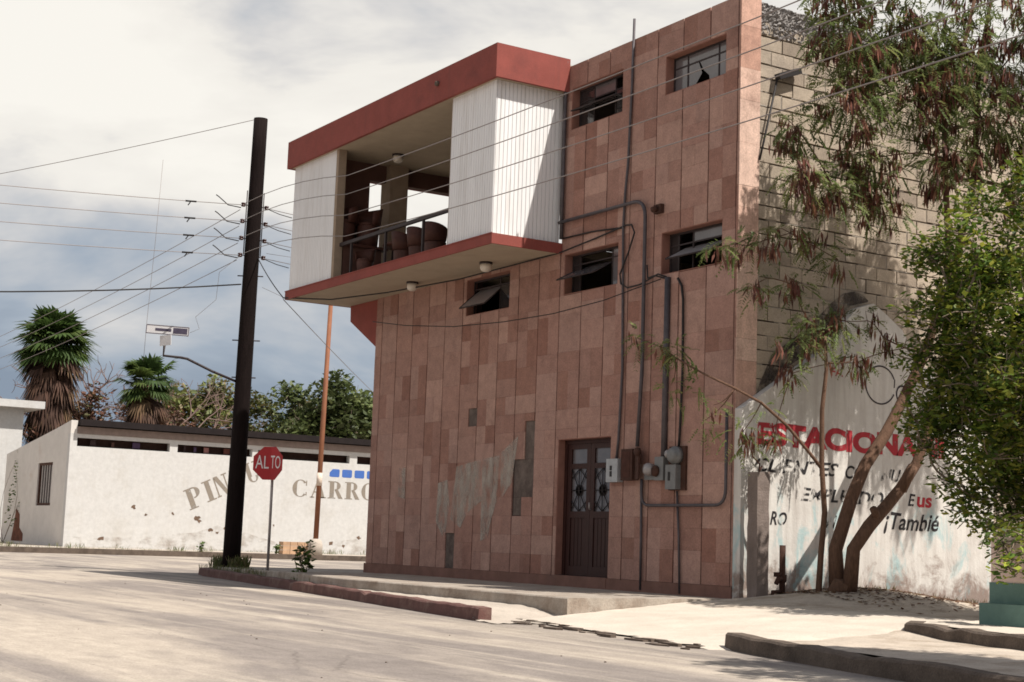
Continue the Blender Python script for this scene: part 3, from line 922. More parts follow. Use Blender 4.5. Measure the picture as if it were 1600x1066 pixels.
pipe('conduit', [(-1.16,yc,1.42),(-1.10,yc,.8),(-1.06,yc,.02)], .016, M_conduit, 'thin pipe dropping from tall round meter to the pavement')
pipe('conduit', [(-1.93,yc-.035,1.58)]+arc((-1.93,yc-.035,1.42),(-1.93,yc-.035,1.22),(-1.75,yc-.035,1.22))+arc((-.3,yc-.035,1.22),(-.08,yc-.035,1.22),(-.08,yc-.035,1.45))+[(-.08,yc-.035,2.5)], .022, M_conduit, 'dark pipe running level under the meters and turning up at corner')
pipe('drain_pipe', [(-4.20,-.075,8.32),(-4.215,-.075,8.0),(-4.215,-.075,6.5),(-4.215,-.075,5.42)], .032, M_conduit, 'dark vertical drain pipe in the angle beside the white balcony panel')
pipe('cable', [(-4.2,-.05,5.43),(-3.4,-.05,5.42),(-2.62,-.05,5.36)], .013, M_cable, 'thin cable running level below the balcony height conduit', 'cable')
pipe('cable', [(-12.0,-1.38,5.23),(-10.6,-1.0,5.08),(-9.22,-.55,5.1),(-7,-.3,5.10),(-4.25,-.08,5.2),(-3.3,-.05,5.30),(-2.5,-.06,5.38),(-2.35,-.07,5.36),(-2.26,-.08,5.23),(-2.40,-.08,4.95),(-2.60,-.08,4.65),(-2.57,-.08,4.5),(-2.40,-.08,4.42),(-2.1,-.08,4.43),(-1.67,-.08,4.53),(-1.5,-.06,4.47)], .013, M_cable, 'black service cable under balcony soffit looping beside the lower windows', 'cable')
pipe('cable', [(-1.95,-.07,4.7),(-1.9,-.09,4.5),(-1.75,-.08,4.52),(-1.52,-.06,4.45)], .011, M_cable, 'short loose black loop of cable at the head of thickest riser', 'cable')
pipe('cable', [(-10.4,-.2,4.72),(-9.0,-.24,4.50),(-7.2,-.25,4.30),(-5.6,-.24,4.22),(-4.2,-.2,4.21),(-2.9,-.15,4.28),(-1.6,-.08,4.45)], .008, M_cable, 'fine cable sagging across the pink front above the door', 'cable')

g = 'meter boxes beside the door'
t = thing('meter_box', 'narrow pale grey box with dark slot nearest the door', 'meter box', (-2.6,-.03,1.57), g)
mb = MB(); mb.box((-2.75,-.13,1.56),(-2.47,-.026,1.90)); mb.build('case', M_meterlight, t)
mb = MB(); mb.box((-2.655,-.135,1.64),(-2.605,-.1295,1.72)); mb.box((-2.655,-.135,1.73),(-2.605,-.1295,1.80)); mb.build('slot', M_cable, t)
t = thing('meter_box', 'rusty dark brown box with its lid ajar under bent conduit', 'meter box', (-2.1,-.03,1.57), g)
mb = MB(); mb.box((-2.36,-.15,1.58),(-2.09,-.026,2.03)); mb.build('case', M_rust if False else M_rustdark, t)
mb = MB(); mb.obox((-2.0,-.13,1.81), (.11,-.045,0), (.004,.01,0), (0,0,.225)); mb.lathe((-1.92,-.16,1.98), [(.06,0),(.06,.05),(.03,.06)], 10, (0,-1,0)); mb.build('lid', M_rustdark, t)
mb = MB(); mb.box((-2.33,-.154,1.62),(-2.14,-.1505,1.99)); mb.build('rust_patch', mat('rust_face', (.06,.025,.018), .9, .4, 9, .3, 50), t)
t = thing('electric_meter', 'small glass fronted meter on pale grey box at foot of thickest riser', 'meter', (-1.65,-.03,1.55), g)
mb = MB(); mb.box((-1.60,-.12,1.57),(-1.40,-.026,1.90)); mb.box((-1.86,-.10,1.58),(-1.605,-.026,1.72)); mb.build('case', M_meter, t)
mb = MB(); mb.lathe((-1.68,-.10,1.72), [(.085,0),(.09,.05),(.085,.09),(.06,.12),(.0,.125)], 18, (-.3,-1,.1)); mb.build('glass_cover', M_panelight, t)
mb = MB(); mb.lathe((-1.56,-.12,1.70), [(.08,0),(.08,.03),(.05,.05)], 14, (0,-1,0)); mb.build('dial', M_rustdark, t)
t = thing('electric_meter', 'tall grey meter case with round dial head nearest corner', 'meter', (-1.15,-.03,1.42), g)
mb = MB(); mb.box((-1.35,-.06,1.43),(-.98,-.026,2.04)); mb.build('back_plate', M_rustdark, t)
mb = MB(); mb.box((-1.31,-.15,1.44),(-1.08,-.0605,1.78)); mb.build('case', M_meter, t)
mb = MB(); mb.lathe((-1.15,-.06,1.91), [(.125,0),(.125,.07),(.10,.075),(.10,.12),(.06,.14)], 18, (0,-1,0)); mb.build('dial', M_meter, t)
mb = MB(); mb.lathe((-1.26,-.13,1.93), [(.055,0),(.055,.04),(.03,.06)], 14, (-.3,-1,.1)); mb.build('glass_cover', M_panelight, t)
mb = MB(); mb.box((-1.25,-.155,1.56),(-1.20,-.1505,1.68)); mb.build('slot', M_cable, t)

# ------------------------------------------------------------------ balcony furniture
def barrel_chair(loc, rz, label, flip=False, s=1.0):
    t = thing('barrel_chair', label, 'chair', loc, 'barrel chairs on the balcony')
    t.rotation_euler = (math.pi if flip else 0, 0, rz)
    o = Vector(loc)
    def P(x, y, z): return (o.x+x*s, o.y+y*s, o.z+z*s)
    mb = MB(); mb.lathe(P(0,0,0), [(.17*s,0),(.185*s,.2*s),(.195*s,.34*s),(.19*s,.36*s)], 16); mb.build('base', M_leather, t)
    mb = MB(); mb.lathe(P(0,0,.361), [(.18*s,0),(.185*s,.03*s),(.17*s,.05*s)], 16); mb.build('seat', M_leather, t)
    mb = MB()
    V = []; Fs = []
    n = 14
    for i in range(n+1):
        th = math.radians(-115 + 230*i/n)
        hgt = .69 - .12*(abs(i-n/2)/(n/2))**2
        for (r, z) in ((.195,.36),(.225,hgt),(.243,hgt),(.212,.36)):
            V.append(P(r*math.sin(th), r*math.cos(th), z))
    for i in range(n):
        for k in range(4):
            a = i*4+k; b = i*4+(k+1) % 4
            Fs.append((a, b, b+4, a+4))
    Fs.append((3,2,1,0)); Fs.append((n*4,n*4+1,n*4+2,n*4+3))
    mb.add(V, Fs, smooth=True); mb.build('backrest', M_leather, t)
    return t
barrel_chair((-8.27,-.72,ZF), 2.9, 'brown leather barrel chair standing beside the table, leftmost of the row')
barrel_chair((-7.74,-.70,ZF), 3.2, 'brown leather barrel chair in the middle of the row by the railing')
barrel_chair((-7.18,-.70,ZF), 3.3, 'brown leather barrel chair half hidden behind the white panel')
barrel_chair((-9.35,-.95,ZF), .5, 'low brown barrel chair at the foot of stacked chairs behind railing', s=.8)
t = thing('round_table', 'small dark round table on thin legs on the balcony', 'table', (-9.1,-.25,ZF))
mb = MB(); mb.lathe((-9.1,-.25,ZF+.60), [(.42,0),(.43,.02),(.42,.045)], 22); mb.build('tabletop', M_leather, t)
for k in range(4):
    th = k*math.pi/2+.4; mb = MB(); mb.tube([(-9.1+.36*math.cos(th),-.25+.36*math.sin(th),ZF),(-9.1+.30*math.cos(th),-.25+.30*math.sin(th),ZF+.6)], .022, 6); mb.build('leg', M_frame, t)
t = thing('table', 'dark square table in the balcony corner carrying stacked chairs', 'table', (-10.2,-.75,ZF))
mb = MB(); mb.box((-10.55,-1.15,ZF+.66),(-9.9,-.2,ZF+.71)); mb.build('tabletop', M_leather, t)
mb = MB(); mb.box((-10.5,-1.1,ZF),(-9.98,-.3,ZF+.66)); mb.build('cabinet', M_brown_wall, t)
for (x, y, l) in ((-10.25,-.98,'upturned brown barrel chair in the corner, on the table nearest street'), (-10.2,-.50,'upturned brown barrel chair on corner table nearest the opening')):
    tt = barrel_chair((x, y, ZF+.715), .3, l, s=1.15)

# ------------------------------------------------------------------ concrete post and standpipe
mb = MB()
V = []; Fs = []
nz_ = 14
for i in range(nz_+1):
    z = -.03+1.68*i/nz_
    for (sx, sy) in ((-1,-1),(1,-1),(1,1),(-1,1)):
        V.append((.45+sx*.095+R.uniform(-.008,.008), .02+sy*.10+R.uniform(-.008,.008), z + (R.uniform(-.03,.02) if i == nz_ else 0)))
for i in range(nz_):
    for k in range(4):
        Fs.append((i*4+k, i*4+(k+1) % 4, i*4+4+(k+1) % 4, i*4+4+k))
Fs.append((nz_*4,nz_*4+1,nz_*4+2,nz_*4+3))
mb.add(V, Fs)
t = thing('concrete_post', 'weathered square concrete post standing in front of the white wall', 'post', (.45,0,-.03))
mb.build('shaft', mat('old_concrete', (.17,.135,.12), .97, .35, 5, .8, 40, dirt=(.32,.28,.25), dscale=3, dlo=.6, dhi=.8, stretch=(1,1,.4)), t)
mb = MB(); mb.tube([(.45,.02,1.62),(.45,.03,1.76),(.45,-.1,1.86)], .012, 5); mb.tube([(.40,.05,1.62),(.42,.1,1.74)], .012, 5); mb.build('rebar', M_rustdark, t)
t = thing('standpipe', 'short rusty water standpipe with valve beside the concrete post', 'standpipe', (.5,.40,-.03))
mb = MB(); mb.tube([(.5,.40,-.03),(.5,.40,.72)], .04, 10); mb.lathe((.5,.40,.24), [(.055,0),(.06,.05),(.055,.1)], 10); mb.build('riser', M_rustdark, t)
mb = MB(); mb.tube([(.5,.40,.29),(.56,.28,.29),(.56,.24,.22)], .032, 8); mb.lathe((.52,.30,.31), [(.05,0),(.05,.06)], 10); mb.tube([(.5,.40,.12),(.52,.22,.12),(.52,.2,-.02)], .025, 8); mb.build('valve', M_rustdark, t)

# ------------------------------------------------------------------ white gable wall with its painted signs
def gablemat():
    m = bpy.data.materials.new('old_whitewash'); m.use_nodes = True
    t = m.node_tree; p = t.nodes['Principled BSDF']; p.inputs['Roughness'].default_value = .93; p.inputs['Specular IOR Level'].default_value = .15
    tc = N(t, 'ShaderNodeTexCoord')
    def noise(sc, st=(1,1,1), det=9, ro=.65, dist=0):
        mp = N(t, 'ShaderNodeMapping'); mp.inputs['Scale'].default_value = st; t.links.new(tc.outputs['Object'], mp.inputs['Vector'])
        n = N(t, 'ShaderNodeTexNoise'); n.inputs['Scale'].default_value = sc; n.inputs['Detail'].default_value = det; n.inputs['Roughness'].default_value = ro; n.inputs['Distortion'].default_value = dist
        t.links.new(mp.outputs['Vector'], n.inputs['Vector']); return n
    def mixc(fac, c1, c2):
        q = N(t, 'ShaderNodeMixRGB'); t.links.new(fac, q.inputs['Fac'])
        if isinstance(c1, tuple): q.inputs['Color1'].default_value = (*c1, 1)
        else: t.links.new(c1, q.inputs['Color1'])
        q.inputs['Color2'].default_value = (*c2, 1)
        return q.outputs['Color']
    n1 = noise(2.2); r1 = ramp(t, [(.45,0),(.75,.7)]); t.links.new(n1.outputs['Fac'], r1.inputs['Fac'])
    c = mixc(r1.outputs['Color'], (.60,.575,.54), (.47,.435,.40))
    # flaked base: brown plaster showing low on the wall
    sp = N(t, 'ShaderNodeSeparateXYZ'); t.links.new(tc.outputs['Object'], sp.inputs[0])
    mr = N(t, 'ShaderNodeMapRange'); mr.inputs['From Min'].default_value = .05; mr.inputs['From Max'].default_value = 1.0; mr.inputs['To Min'].default_value = .24; mr.inputs['To Max'].default_value = -.16
    t.links.new(sp.outputs['Z'], mr.inputs['Value'])
    n2 = noise(2.6, (1,1,1), 10, .7, .4)
    ad = N(t, 'ShaderNodeMath', operation='ADD'); t.links.new(n2.outputs['Fac'], ad.inputs[0]); t.links.new(mr.outputs['Result'], ad.inputs[1])
    ns_ = noise(1, (7,7,.5), 8, .7); rs_ = ramp(t, [(.42,0),(.75,.75)]); t.links.new(ns_.outputs['Fac'], rs_.inputs['Fac'])
    c = mixc(rs_.outputs['Color'], c, (.36,.32,.295))
    r2 = ramp(t, [(.58,0),(.72,.85)]); t.links.new(ad.outputs[0], r2.inputs['Fac'])
    c = mixc(r2.outputs['Color'], c, (.20,.14,.115))
    # streaks of older turquoise paint
    n3 = noise(1.7, (1,1.6,.8), 8, .7, .5); r3 = ramp(t, [(.54,0),(.64,.55)]); t.links.new(n3.outputs['Fac'], r3.inputs['Fac'])
    mr3 = N(t, 'ShaderNodeMapRange'); mr3.inputs['From Min'].default_value = 1.2; mr3.inputs['From Max'].default_value = 1.7; mr3.inputs['To Min'].default_value = 1; mr3.inputs['To Max'].default_value = 0
    t.links.new(sp.outputs['Z'], mr3.inputs['Value'])
    mm = N(t, 'ShaderNodeMath', operation='MULTIPLY'); t.links.new(r3.outputs['Color'], mm.inputs[0]); t.links.new(mr3.outputs['Result'], mm.inputs[1])
    c = mixc(mm.outputs[0], c, (.22,.42,.45))
    n4 = noise(40); r4 = ramp(t, [(.66,0),(.72,.6)]); t.links.new(n4.outputs['Fac'], r4.inputs['Fac'])
    c = mixc(r4.outputs['Color'], c, (.28,.22,.18))
    t.links.new(c, p.inputs['Base Color'])
    b = N(t, 'ShaderNodeBump'); b.inputs['Strength'].default_value = .4; b.inputs['Distance'].default_value = .015
    n5 = noise(18); t.links.new(n5.outputs['Fac'], b.inputs['Height']); t.links.new(b.outputs['Normal'], p.inputs['Normal'])
    return m
GX = .155
GW = thing('painted_wall', 'white gable shaped wall with worn red and black lettering', 'wall', (0,2.4,0))
OUT = [(-.03,-.12),(-.03,2.50),(.7,2.96),(1.46,3.44),(1.8,3.83),(2.06,4.07),(2.37,4.17),(2.62,4.04),(2.95,3.84),(3.2,3.5),(4.0,2.95),(4.84,2.35),(4.84,-.12)]
mb = MB(); mb.prism([(.012,y,z) for y, z in OUT], (GX-.012,0,0)); mb.build('wall_face', gablemat(), GW)
# tarred strip above the old roof slope
M_tar = wornmat('tar_stain', (.07,.055,.048), 4.5, .36, .66, (1,1.2,1.0), maxa=.85)
mb = MB()
up = [(-.0,2.56),(.7,3.02),(1.46,3.50),(1.8,3.88),(2.06,4.12),(2.40,4.21)]
top = [(.02,2.80),(.6,3.28),(1.3,3.76),(1.65,4.08),(1.92,4.28),(2.15,4.34),(2.30,4.30),(2.41,4.23)]
mb.prism([(.009,max(y,.36),z) for y, z in up]+[(.009,max(y,.36),z) for y, z in top[::-1]], (.004,0,0))
mb.build('tar_strip', M_tar, GW)

def text_mesh(body, size, bold=0.0, shear=0.0, sp=1.0, align='LEFT'):
    cu = bpy.data.curves.new('t', 'FONT'); cu.body = body; cu.size = size; cu.offset = bold; cu.shear = shear; cu.space_character = sp
    cu.align_x = align; cu.resolution_u = 4
    ob = bpy.data.objects.new('t', cu); C.objects.link(ob)
    dg = bpy.context.evaluated_depsgraph_get(); dg.update()
    me = bpy.data.meshes.new_from_object(ob.evaluated_get(dg))
    V = [tuple(v.co) for v in me.vertices]; Fs = [tuple(p.vertices) for p in me.polygons]
    bpy.data.objects.remove(ob); bpy.data.curves.remove(cu); bpy.data.meshes.remove(me)
    return V, Fs
def lettering(parent, name, body, m, width, height, pos, xdir, ydir, nrm, bold=.0, shear=0., lift=.004, rot=0, sp=1.0, wob=.018):
    """fit the text to width x height and lay it on a wall at pos (lower left)"""
    V, Fs = text_mesh(body, 1.0, bold, shear, sp)
    xs_ = [v[0] for v in V]; ys_ = [v[1] for v in V]
    x0, y0 = min(xs_), min(ys_); sx = width/(max(xs_)-x0); sy = height/(max(ys_)-y0)
    pos, xd, yd, nn = Vector(pos), Vector(xdir), Vector(ydir), Vector(nrm)
    P = []
    for v in V:
        a, b = (v[0]-x0)*sx, (v[1]-y0)*sy
        q_ = a/max(height, .01)
        b = b*(1+wob*(1.2*math.sin(q_*2.1+len(body))+.8*math.sin(q_*4.7)))+height*wob*.5*math.sin(q_*1.7+1)
        if rot: a, b = a*math.cos(rot)-b*math.sin(rot), a*math.sin(rot)+b*math.cos(rot)
        P.append(pos + xd*a + yd*b + nn*lift)
    mb = MB(); mb.add(P, Fs)
    return mb.build(name, m, parent)
M_tred = wornmat('sign_red', (.36,.035,.045), 7, .34, .46, (1,1,.6))
M_tblk = wornmat('sign_black', (.025,.022,.024), 6, .36, .46, (1,1,.6))
M_tblk2 = wornmat('sign_black_faded', (.03,.028,.03), 5, .46, .54, (1,1,.7))
M_tred2 = wornmat('sign_red_faded', (.40,.08,.08), 9, .40, .52)
Y_, Z_, X_ = (0,1,0), (0,0,1), (1,0,0)
lettering(GW, 'lettering', 'ESTACIONAMI', M_tred, 3.55, .31, (GX,.24,2.035), Y_, Z_, X_, bold=.05, sp=.98)
lettering(GW, 'lettering', 'CLIENTES', M_tblk2, 1.52, .19, (GX,.20,1.68), Y_, Z_, X_, bold=.02, shear=.28)
lettering(GW, 'lettering', 'CO', M_tblk, .36, .185, (GX,1.84,1.665), Y_, Z_, X_, bold=.02, shear=.28)
lettering(GW, 'lettering', 'MU', M_tblk2, .40, .18, (GX,2.52,1.665), Y_, Z_, X_, bold=.02, shear=.28)
lettering(GW, 'lettering', 'EMPLEADOS', M_tblk2, 1.72, .185, (GX,1.02,1.325), Y_, Z_, X_, bold=.02, shear=.28)
lettering(GW, 'lettering', 'RO', M_tblk, .30, .18, (GX,.48,.985), Y_, Z_, X_, bold=.02, shear=.28)
lettering(GW, 'lettering', 'VIE', M_tblk2, .40, .18, (GX,1.45,.975), Y_, Z_, X_, bold=.02, shear=.28)
lettering(GW, 'lettering', '¡Tambi\u00e9', M_tblk, 1.12, .30, (GX,2.58,.935), Y_, Z_, X_, bold=.018, shear=.3)
lettering(GW, 'lettering', 'E', M_tblk, .15, .17, (GX,3.06,1.34), Y_, Z_, X_, bold=.02, shear=.25)
lettering(GW, 'lettering', 'us', M_tred, .30, .15, (GX,3.24,1.33), Y_, Z_, X_, bold=.03, shear=.1)
lettering(GW, 'lettering', 'FA', M_tred2, .24, .12, (GX,1.55,3.07), Y_, Z_, X_, bold=.03)
# big outlined C and o
M_script = mat('script_ink', (.045,.035,.04), .8, .3, 10, 0)
mb = MB()
def flat_ring(mb, cy, cz, ry, rz, a0, a1, wd, n=36, x=GX+.004):
    V = []; Fs = []
    for i in range(n+1):
        th = math.radians(a0+(a1-a0)*i/n)
        for s_ in (1, 1-wd/min(ry, rz)):
            V.append((x, cy+ry*s_*math.cos(th), cz+rz*s_*math.sin(th)))
    for i in range(n):
        Fs.append((2*i, 2*i+2, 2*i+3, 2*i+1))
    mb.add(V, Fs)
flat_ring(mb, 2.51, 3.02, .30, .28, 22, 335, .022)
mb.build('lettering', M_script, GW)
mb = MB()
mb.add([(GX+.004,2.78,3.12),(GX+.004,2.80,3.12),(GX+.004,2.79,3.00),(GX+.004,2.77,3.00)], [(0,3,2,1)])
mb.build('lettering', M_script, GW)
mb = MB()
flat_ring(mb, 2.93, 2.92, .115, .135, 0, 360, .026)
mb.build('lettering', M_script, GW)

# pink and teal wall at the right
t = thing('boundary_wall', 'low pink wall with teal dado behind the leafy tree', 'wall', (6,-.75,-.1))
mb = MB(); mb.box((4.90,-.735,-.1),(12.5,-.5,.86)); mb.build('wall_face', M_pink, t)
mb = MB(); mb.box((4.89,-.75,-.1),(12.5,-.7355,.40)); mb.box((4.885,-.90,-.1),(12.5,-.7505,.19)); mb.build('dado', M_teal, t)

# ------------------------------------------------------------------ utility pole, street sign, wires
PB = Vector((-15.49,-.72,-.14))
PT = Vector((-15.10,-.78,9.62))     # leans a little
def pole_at(z): 
    s_ = (z-PB.z)/(PT.z-PB.z); return PB.lerp(PT, s_)
T = thing('utility_pole', 'tall dark creosoted wooden utility pole at the street corner', 'pole', PB)
mb = MB(); mb.tube([pole_at(z) for z in np.linspace(PB.z-.05, PT.z, 14)], list(np.linspace(.19, .15, 14)), 14); mb.build('shaft', M_pole, T)
ZI = [7.68, 7.32, 6.95, 6.58]
mb = MB()
for sgn in (-1, 1):
    p0, p1 = pole_at(6.6), pole_at(8.0)
    o_ = Vector((.0, .26*sgn, 0))
    mb.tube([p0+o_*.75, p1+o_*.75], .012, 5)
for z in ZI:
    p = pole_at(z)
    mb.tube([p+Vector((0,-.30,0)), p+Vector((0,.30,0))], .012, 5)
mb.build('insulator_rack', M_frame, T)
for z in ZI:
    for sgn in (-1, 1):
        p = pole_at(z)+Vector((0, .27*sgn, -.045))
        mb = MB(); mb.lathe(p, [(.03,0),(.05,.01),(.05,.03),(.03,.045),(.05,.06),(.05,.08),(.03,.09)], 10); mb.build('insulator', M_ceram, T)
for z, l in ((4.75,.30),(3.95,.26),(6.15,.28)):
    mb = MB(); p = pole_at(z); d = Vector((.53,.84,0)); mb.tube([p-d*l, p+d*l], .014, 5)
    mb.build('step_bolt', M_frame, T)
for z in ZI:
    p = pole_at(z)
    mb = MB(); mb.tube([p+Vector((-.1,-.28,-.05)), p+Vector((-.25,-.52,.0)), p+Vector((-.3,-.72,.16)), p+Vector((-.32,-.78,.2))], .012, 5); mb.build('jumper', M_cable, T)
    mb = MB(); mb.tube([p+Vector((.1,.28,-.05)), p+Vector((.2,.5,-.14)), p+Vector((.3,.75,-.2))], .009, 5); mb.build('jumper', M_cable, T)
# bracket arm with street name plates
A = thing('street_sign', 'small white street name plates on a bent arm off the pole', 'street sign', (-15.3,-1.42,3.9))
q0 = pole_at(3.86)
mb = MB(); mb.tube([q0+Vector((-.05,-.15,0)), Vector((-15.42,-1.42,4.03)), Vector((-15.61,-1.93,4.27)), Vector((-15.66,-2.05,4.29)), Vector((-15.86,-2.37,4.32)), Vector((-15.86,-2.36,4.55))], .028, 8); mb.build('arm', M_frame, A)
c0 = Vector((-15.78,-2.34,4.86)); dx = Vector((.50,.85,0)).normalized(); nrm = Vector((.85,-.50,0)).normalized()
def plate(c, hl, hh, tilt, name, d, nn, m, par):
    d = Vector(d).normalized(); up = Vector((0,0,1)); dd = d*math.cos(tilt)+up*math.sin(tilt); uu = up*math.cos(tilt)-d*math.sin(tilt)
    mb = MB(); mb.obox(c, dd*hl, Vector(nn)*.008, uu*hh); return mb.build(name, m, par), dd, uu
pl, dd, uu = plate(c0, .46, .10, -.045, 'name_plate', dx, nrm, M_signwhite, A)
mb = MB()
for s0, s1, t0, t1 in ((-.45,.45,.082,.095),(-.45,.45,-.095,-.082),(-.455,-.442,-.095,.095),(.442,.455,-.095,.095)):
    cc = c0 + dd*((s0+s1)/2) + uu*((t0+t1)/2) + nrm*.010
    mb.obox(cc, dd*((s1-s0)/2), nrm*.002, uu*((t1-t0)/2))
mb.obox(c0+dd*-.09+nrm*.010, dd*.17, nrm*.002, uu*.028); mb.obox(c0+dd*.27+nrm*.010, dd*.15, nrm*.002, uu*.06)
mb.build('worn_border', M_signdark, pl)
d2 = Vector((.9,-.42,0)).normalized()
plate(c0+Vector((.0,-.03,-.22)), .16, .11, .05, 'name_plate', Vector((.62,.3,0)), Vector((.3,-.62,0)).normalized(), M_signwhite, A)

def sag(p, q, s, n=24):
    p, q = Vector(p), Vector(q)
    return [p.lerp(q, i/n) - Vector((0,0,4*s*(i/n)*(1-i/n))) for i in range(n+1)]
def wire(pts, label, r=.0075, splice=None, m=None, grp='overhead wires'):
    o = MB(); o.tube(pts, r, 5)
    ob = o.build('overhead_wire', m or M_wire, None, loc=pts[0]); tag(ob, label, 'wire', grp)
    if splice is not None:
        k = MB(); p = Vector(splice); d = (Vector(pts[4])-Vector(pts[0])).normalized()
        k.tube([p-d*.12, p+d*.12], .02, 5); k.tube([p, p+d*.08+Vector((0,.02,-.09))], .012, 4)
        k.build('splice', M_cable, ob)
    return ob
ordn = ['highest', 'second highest', 'third highest', 'lowest']
for i, z in enumerate(ZI):
    p = pole_at(z)
    # along the street, to the right across the balcony and the front
    t0 = p+Vector((.1,-.31,0))
    z0 = [7.46, 7.12, 6.74, 6.36][i]+.06
    pts = []
    for k in range(37):
        tt = k*1.25
        bx = -14.9+tt
        zz = z0 - .088*tt + .00105*tt*tt
        if k < 5: zz = (p.z-.02)*(1-k/5)+zz*(k/5)
        pts.append((bx, t0.y-.02-.1*tt, zz))
    wire(pts, f'{ordn[i]} of the four wires from pole rightwards across the balcony front')
    # along the street, away to the left
    pts = sag((p.x-.1, p.y-.30, p.z-.10), (-85, -1.5, 7.4-.36*i+.4), 1.25, 40)
    wire(pts, f'{ordn[i]} of the four wires slanting down leftwards from pole behind palm')
    # along the cross street
    pts = sag((p.x-.05, p.y-.30, p.z), (-15.0, -42, p.z+.3), .9, 36)
    wire(pts, f'{ordn[i]} of the four nearly level wires leaving the pole to the left', splice=pts[1])
    pts = sag((p.x-.05, p.y+.30, p.z), (-15.6, 46, p.z+.2), .9, 36)
    wire(pts, f'{ordn[i]} of the four short looking wires from pole passing behind the balcony')
wire(sag(PT+Vector((0,-.1,-.03)), (-33.0,-13.5,7.9), .3), 'single wire from the very top of the pole down to left')
pc = pole_at(5.95)
wire(sag(pc+Vector((0,-.2,0)), (-14.9,-30,5.9), 1.3, 30), 'thick twisted cable hanging low to the left of pole', .016, m=M_cable)
wire(sag(pole_at(6.55)+Vector((.1,.1,0)), (-12.0,-1.38,5.24), .05, 8), 'steep service cable from pole to the balcony slab corner', .011, m=M_cable)
wire(sag((-12.0,-1.37,5.2), (-42.0,19.5,4.3), .2, 12), 'fine wire dropping behind balcony towards far white wall', .008)
def dangling(pts, label):
    wire(pts, label, .0045, m=M_wire)
pa = pole_at(6.7)
dangling([pa+Vector((.2,.25,-.05)), pa+Vector((.9,1.0,-.2)), pa+Vector((.85,.95,-.75)), pa+Vector((.5,.7,-1.05)), pa+Vector((.2,.2,-.8))], 'slack black loop of cable hanging right of the pole')
dangling([pa+Vector((-.1,-.2,-.1)), pa+Vector((-.3,-.6,-.5)), pa+Vector((-.35,-.62,-1.1)), pa+Vector((-.5,-1.0,-1.5)), pa+Vector((-.5,-.9,-1.75)), pa+Vector((-.5,-1.1,-1.85))], 'frayed end of cable dangling left of the pole')
dangling([(-16.9,-2.3,8.8), (-17.0,-2.32,7.0), (-17.1,-2.36,5.2), (-17.1,-2.38,4.3)], 'kite string hanging straight down from top wire to street sign')

# ------------------------------------------------------------------ stop sign
SB = Vector((-11.36,-1.67,-.1))
ST = thing('stop_sign', 'red octagonal ALTO stop sign on a thin grey post', 'sign', SB)
stp = Vector((-11.30,-1.70,2.28))
mb = MB(); mb.tube([SB+Vector((0,0,-.05)), stp], .028, 8); mb.build('post', M_steelpole, ST)
ctr = Vector((-11.24,-1.78,1.95)); Ro = .335
def half(sgn, az):
    nn = Vector((math.cos(az), math.sin(az), 0)); d = Vector((-nn.y, nn.x, 0))
    return nn, d
pts8 = [(Ro*math.cos(math.radians(22.5+45*k)), Ro*math.sin(math.radians(22.5+45*k))) for k in range(8)]
halves = {1: math.radians(-74), -1: math.radians(-46)}
mbp = MB()
ht = Ro*math.cos(math.radians(22.5))
for sgn, az in halves.items():
    nn, d = half(sgn, az)
    P2 = [(0, ht)] + sorted([p for p in pts8 if p[0]*sgn > 0], key=lambda p: -p[1]) + [(0, -ht)]
    mbp.prism([ctr + d*(a*1.12) + Vector((0,0,b)) for a, b in P2], nn*-.004)
so = mbp.build('sign_plate', M_stop, ST)
nl, dl = half(-1, halves[-1]); nr, dr = half(1, halves[1])
lettering(ST, 'lettering', 'AL', M_stopwhite, .27, .24, ctr+dl*-.30+Vector((0,0,-.10)), dl, Z_, nl, bold=.0, lift=.003)
lettering(ST, 'lettering', 'TO', M_stopwhite, .28, .24, ctr+dr*.012+Vector((0,0,-.10)), dr, Z_, nr, bold=.0, lift=.003)

# ------------------------------------------------------------------ long white building across the street
WX = -43.2
FB = thing('white_building', 'long low whitewashed building with dark roof edge and stencilled wall lettering', 'building', (WX,10,-.1))
FZ = 4.72
mb = MB()
slots = [(4.02,7.71,3.72,4.05),(8.03,11.2,3.72,4.04),(11.45,15.6,3.70,4.03),(15.95,19.6,3.70,4.03),(19.9,23.5,3.7,4.03)]
holed_wall(mb, 'x', WX, WX-.3, 3.75, 32, -.12, 4.2, slots)
mb.build('front_wall', M_farwhite, FB)
mb = MB(); mb.box((WX-4,4.2,-.1),(WX-.5,32,4.1)); mb.build('store_clutter', M_darkin, FB)
M_goods = mat('goods', None, .8, .3, 5, 0, attr=True)
for y in np.arange(4.2, 11, .42):
    if R.random() < .6:
        mb = MB(); mb.box((WX-.35,y,3.72),(WX-.31,y+R.uniform(.08,.3),3.72+R.uniform(.2,.33)), R.choice([(.12,.04,.03),(.10,.05,.04),(.30,.14,.13),(.05,.03,.03),(.08,.05,.10)]))
        mb.build('shelf_item', M_goods, FB)
mb = MB(); mb.box((WX-.28,4.0,3.755),(WX-.22,32,3.775)); mb.build('slot_bar', M_darkroof, FB)
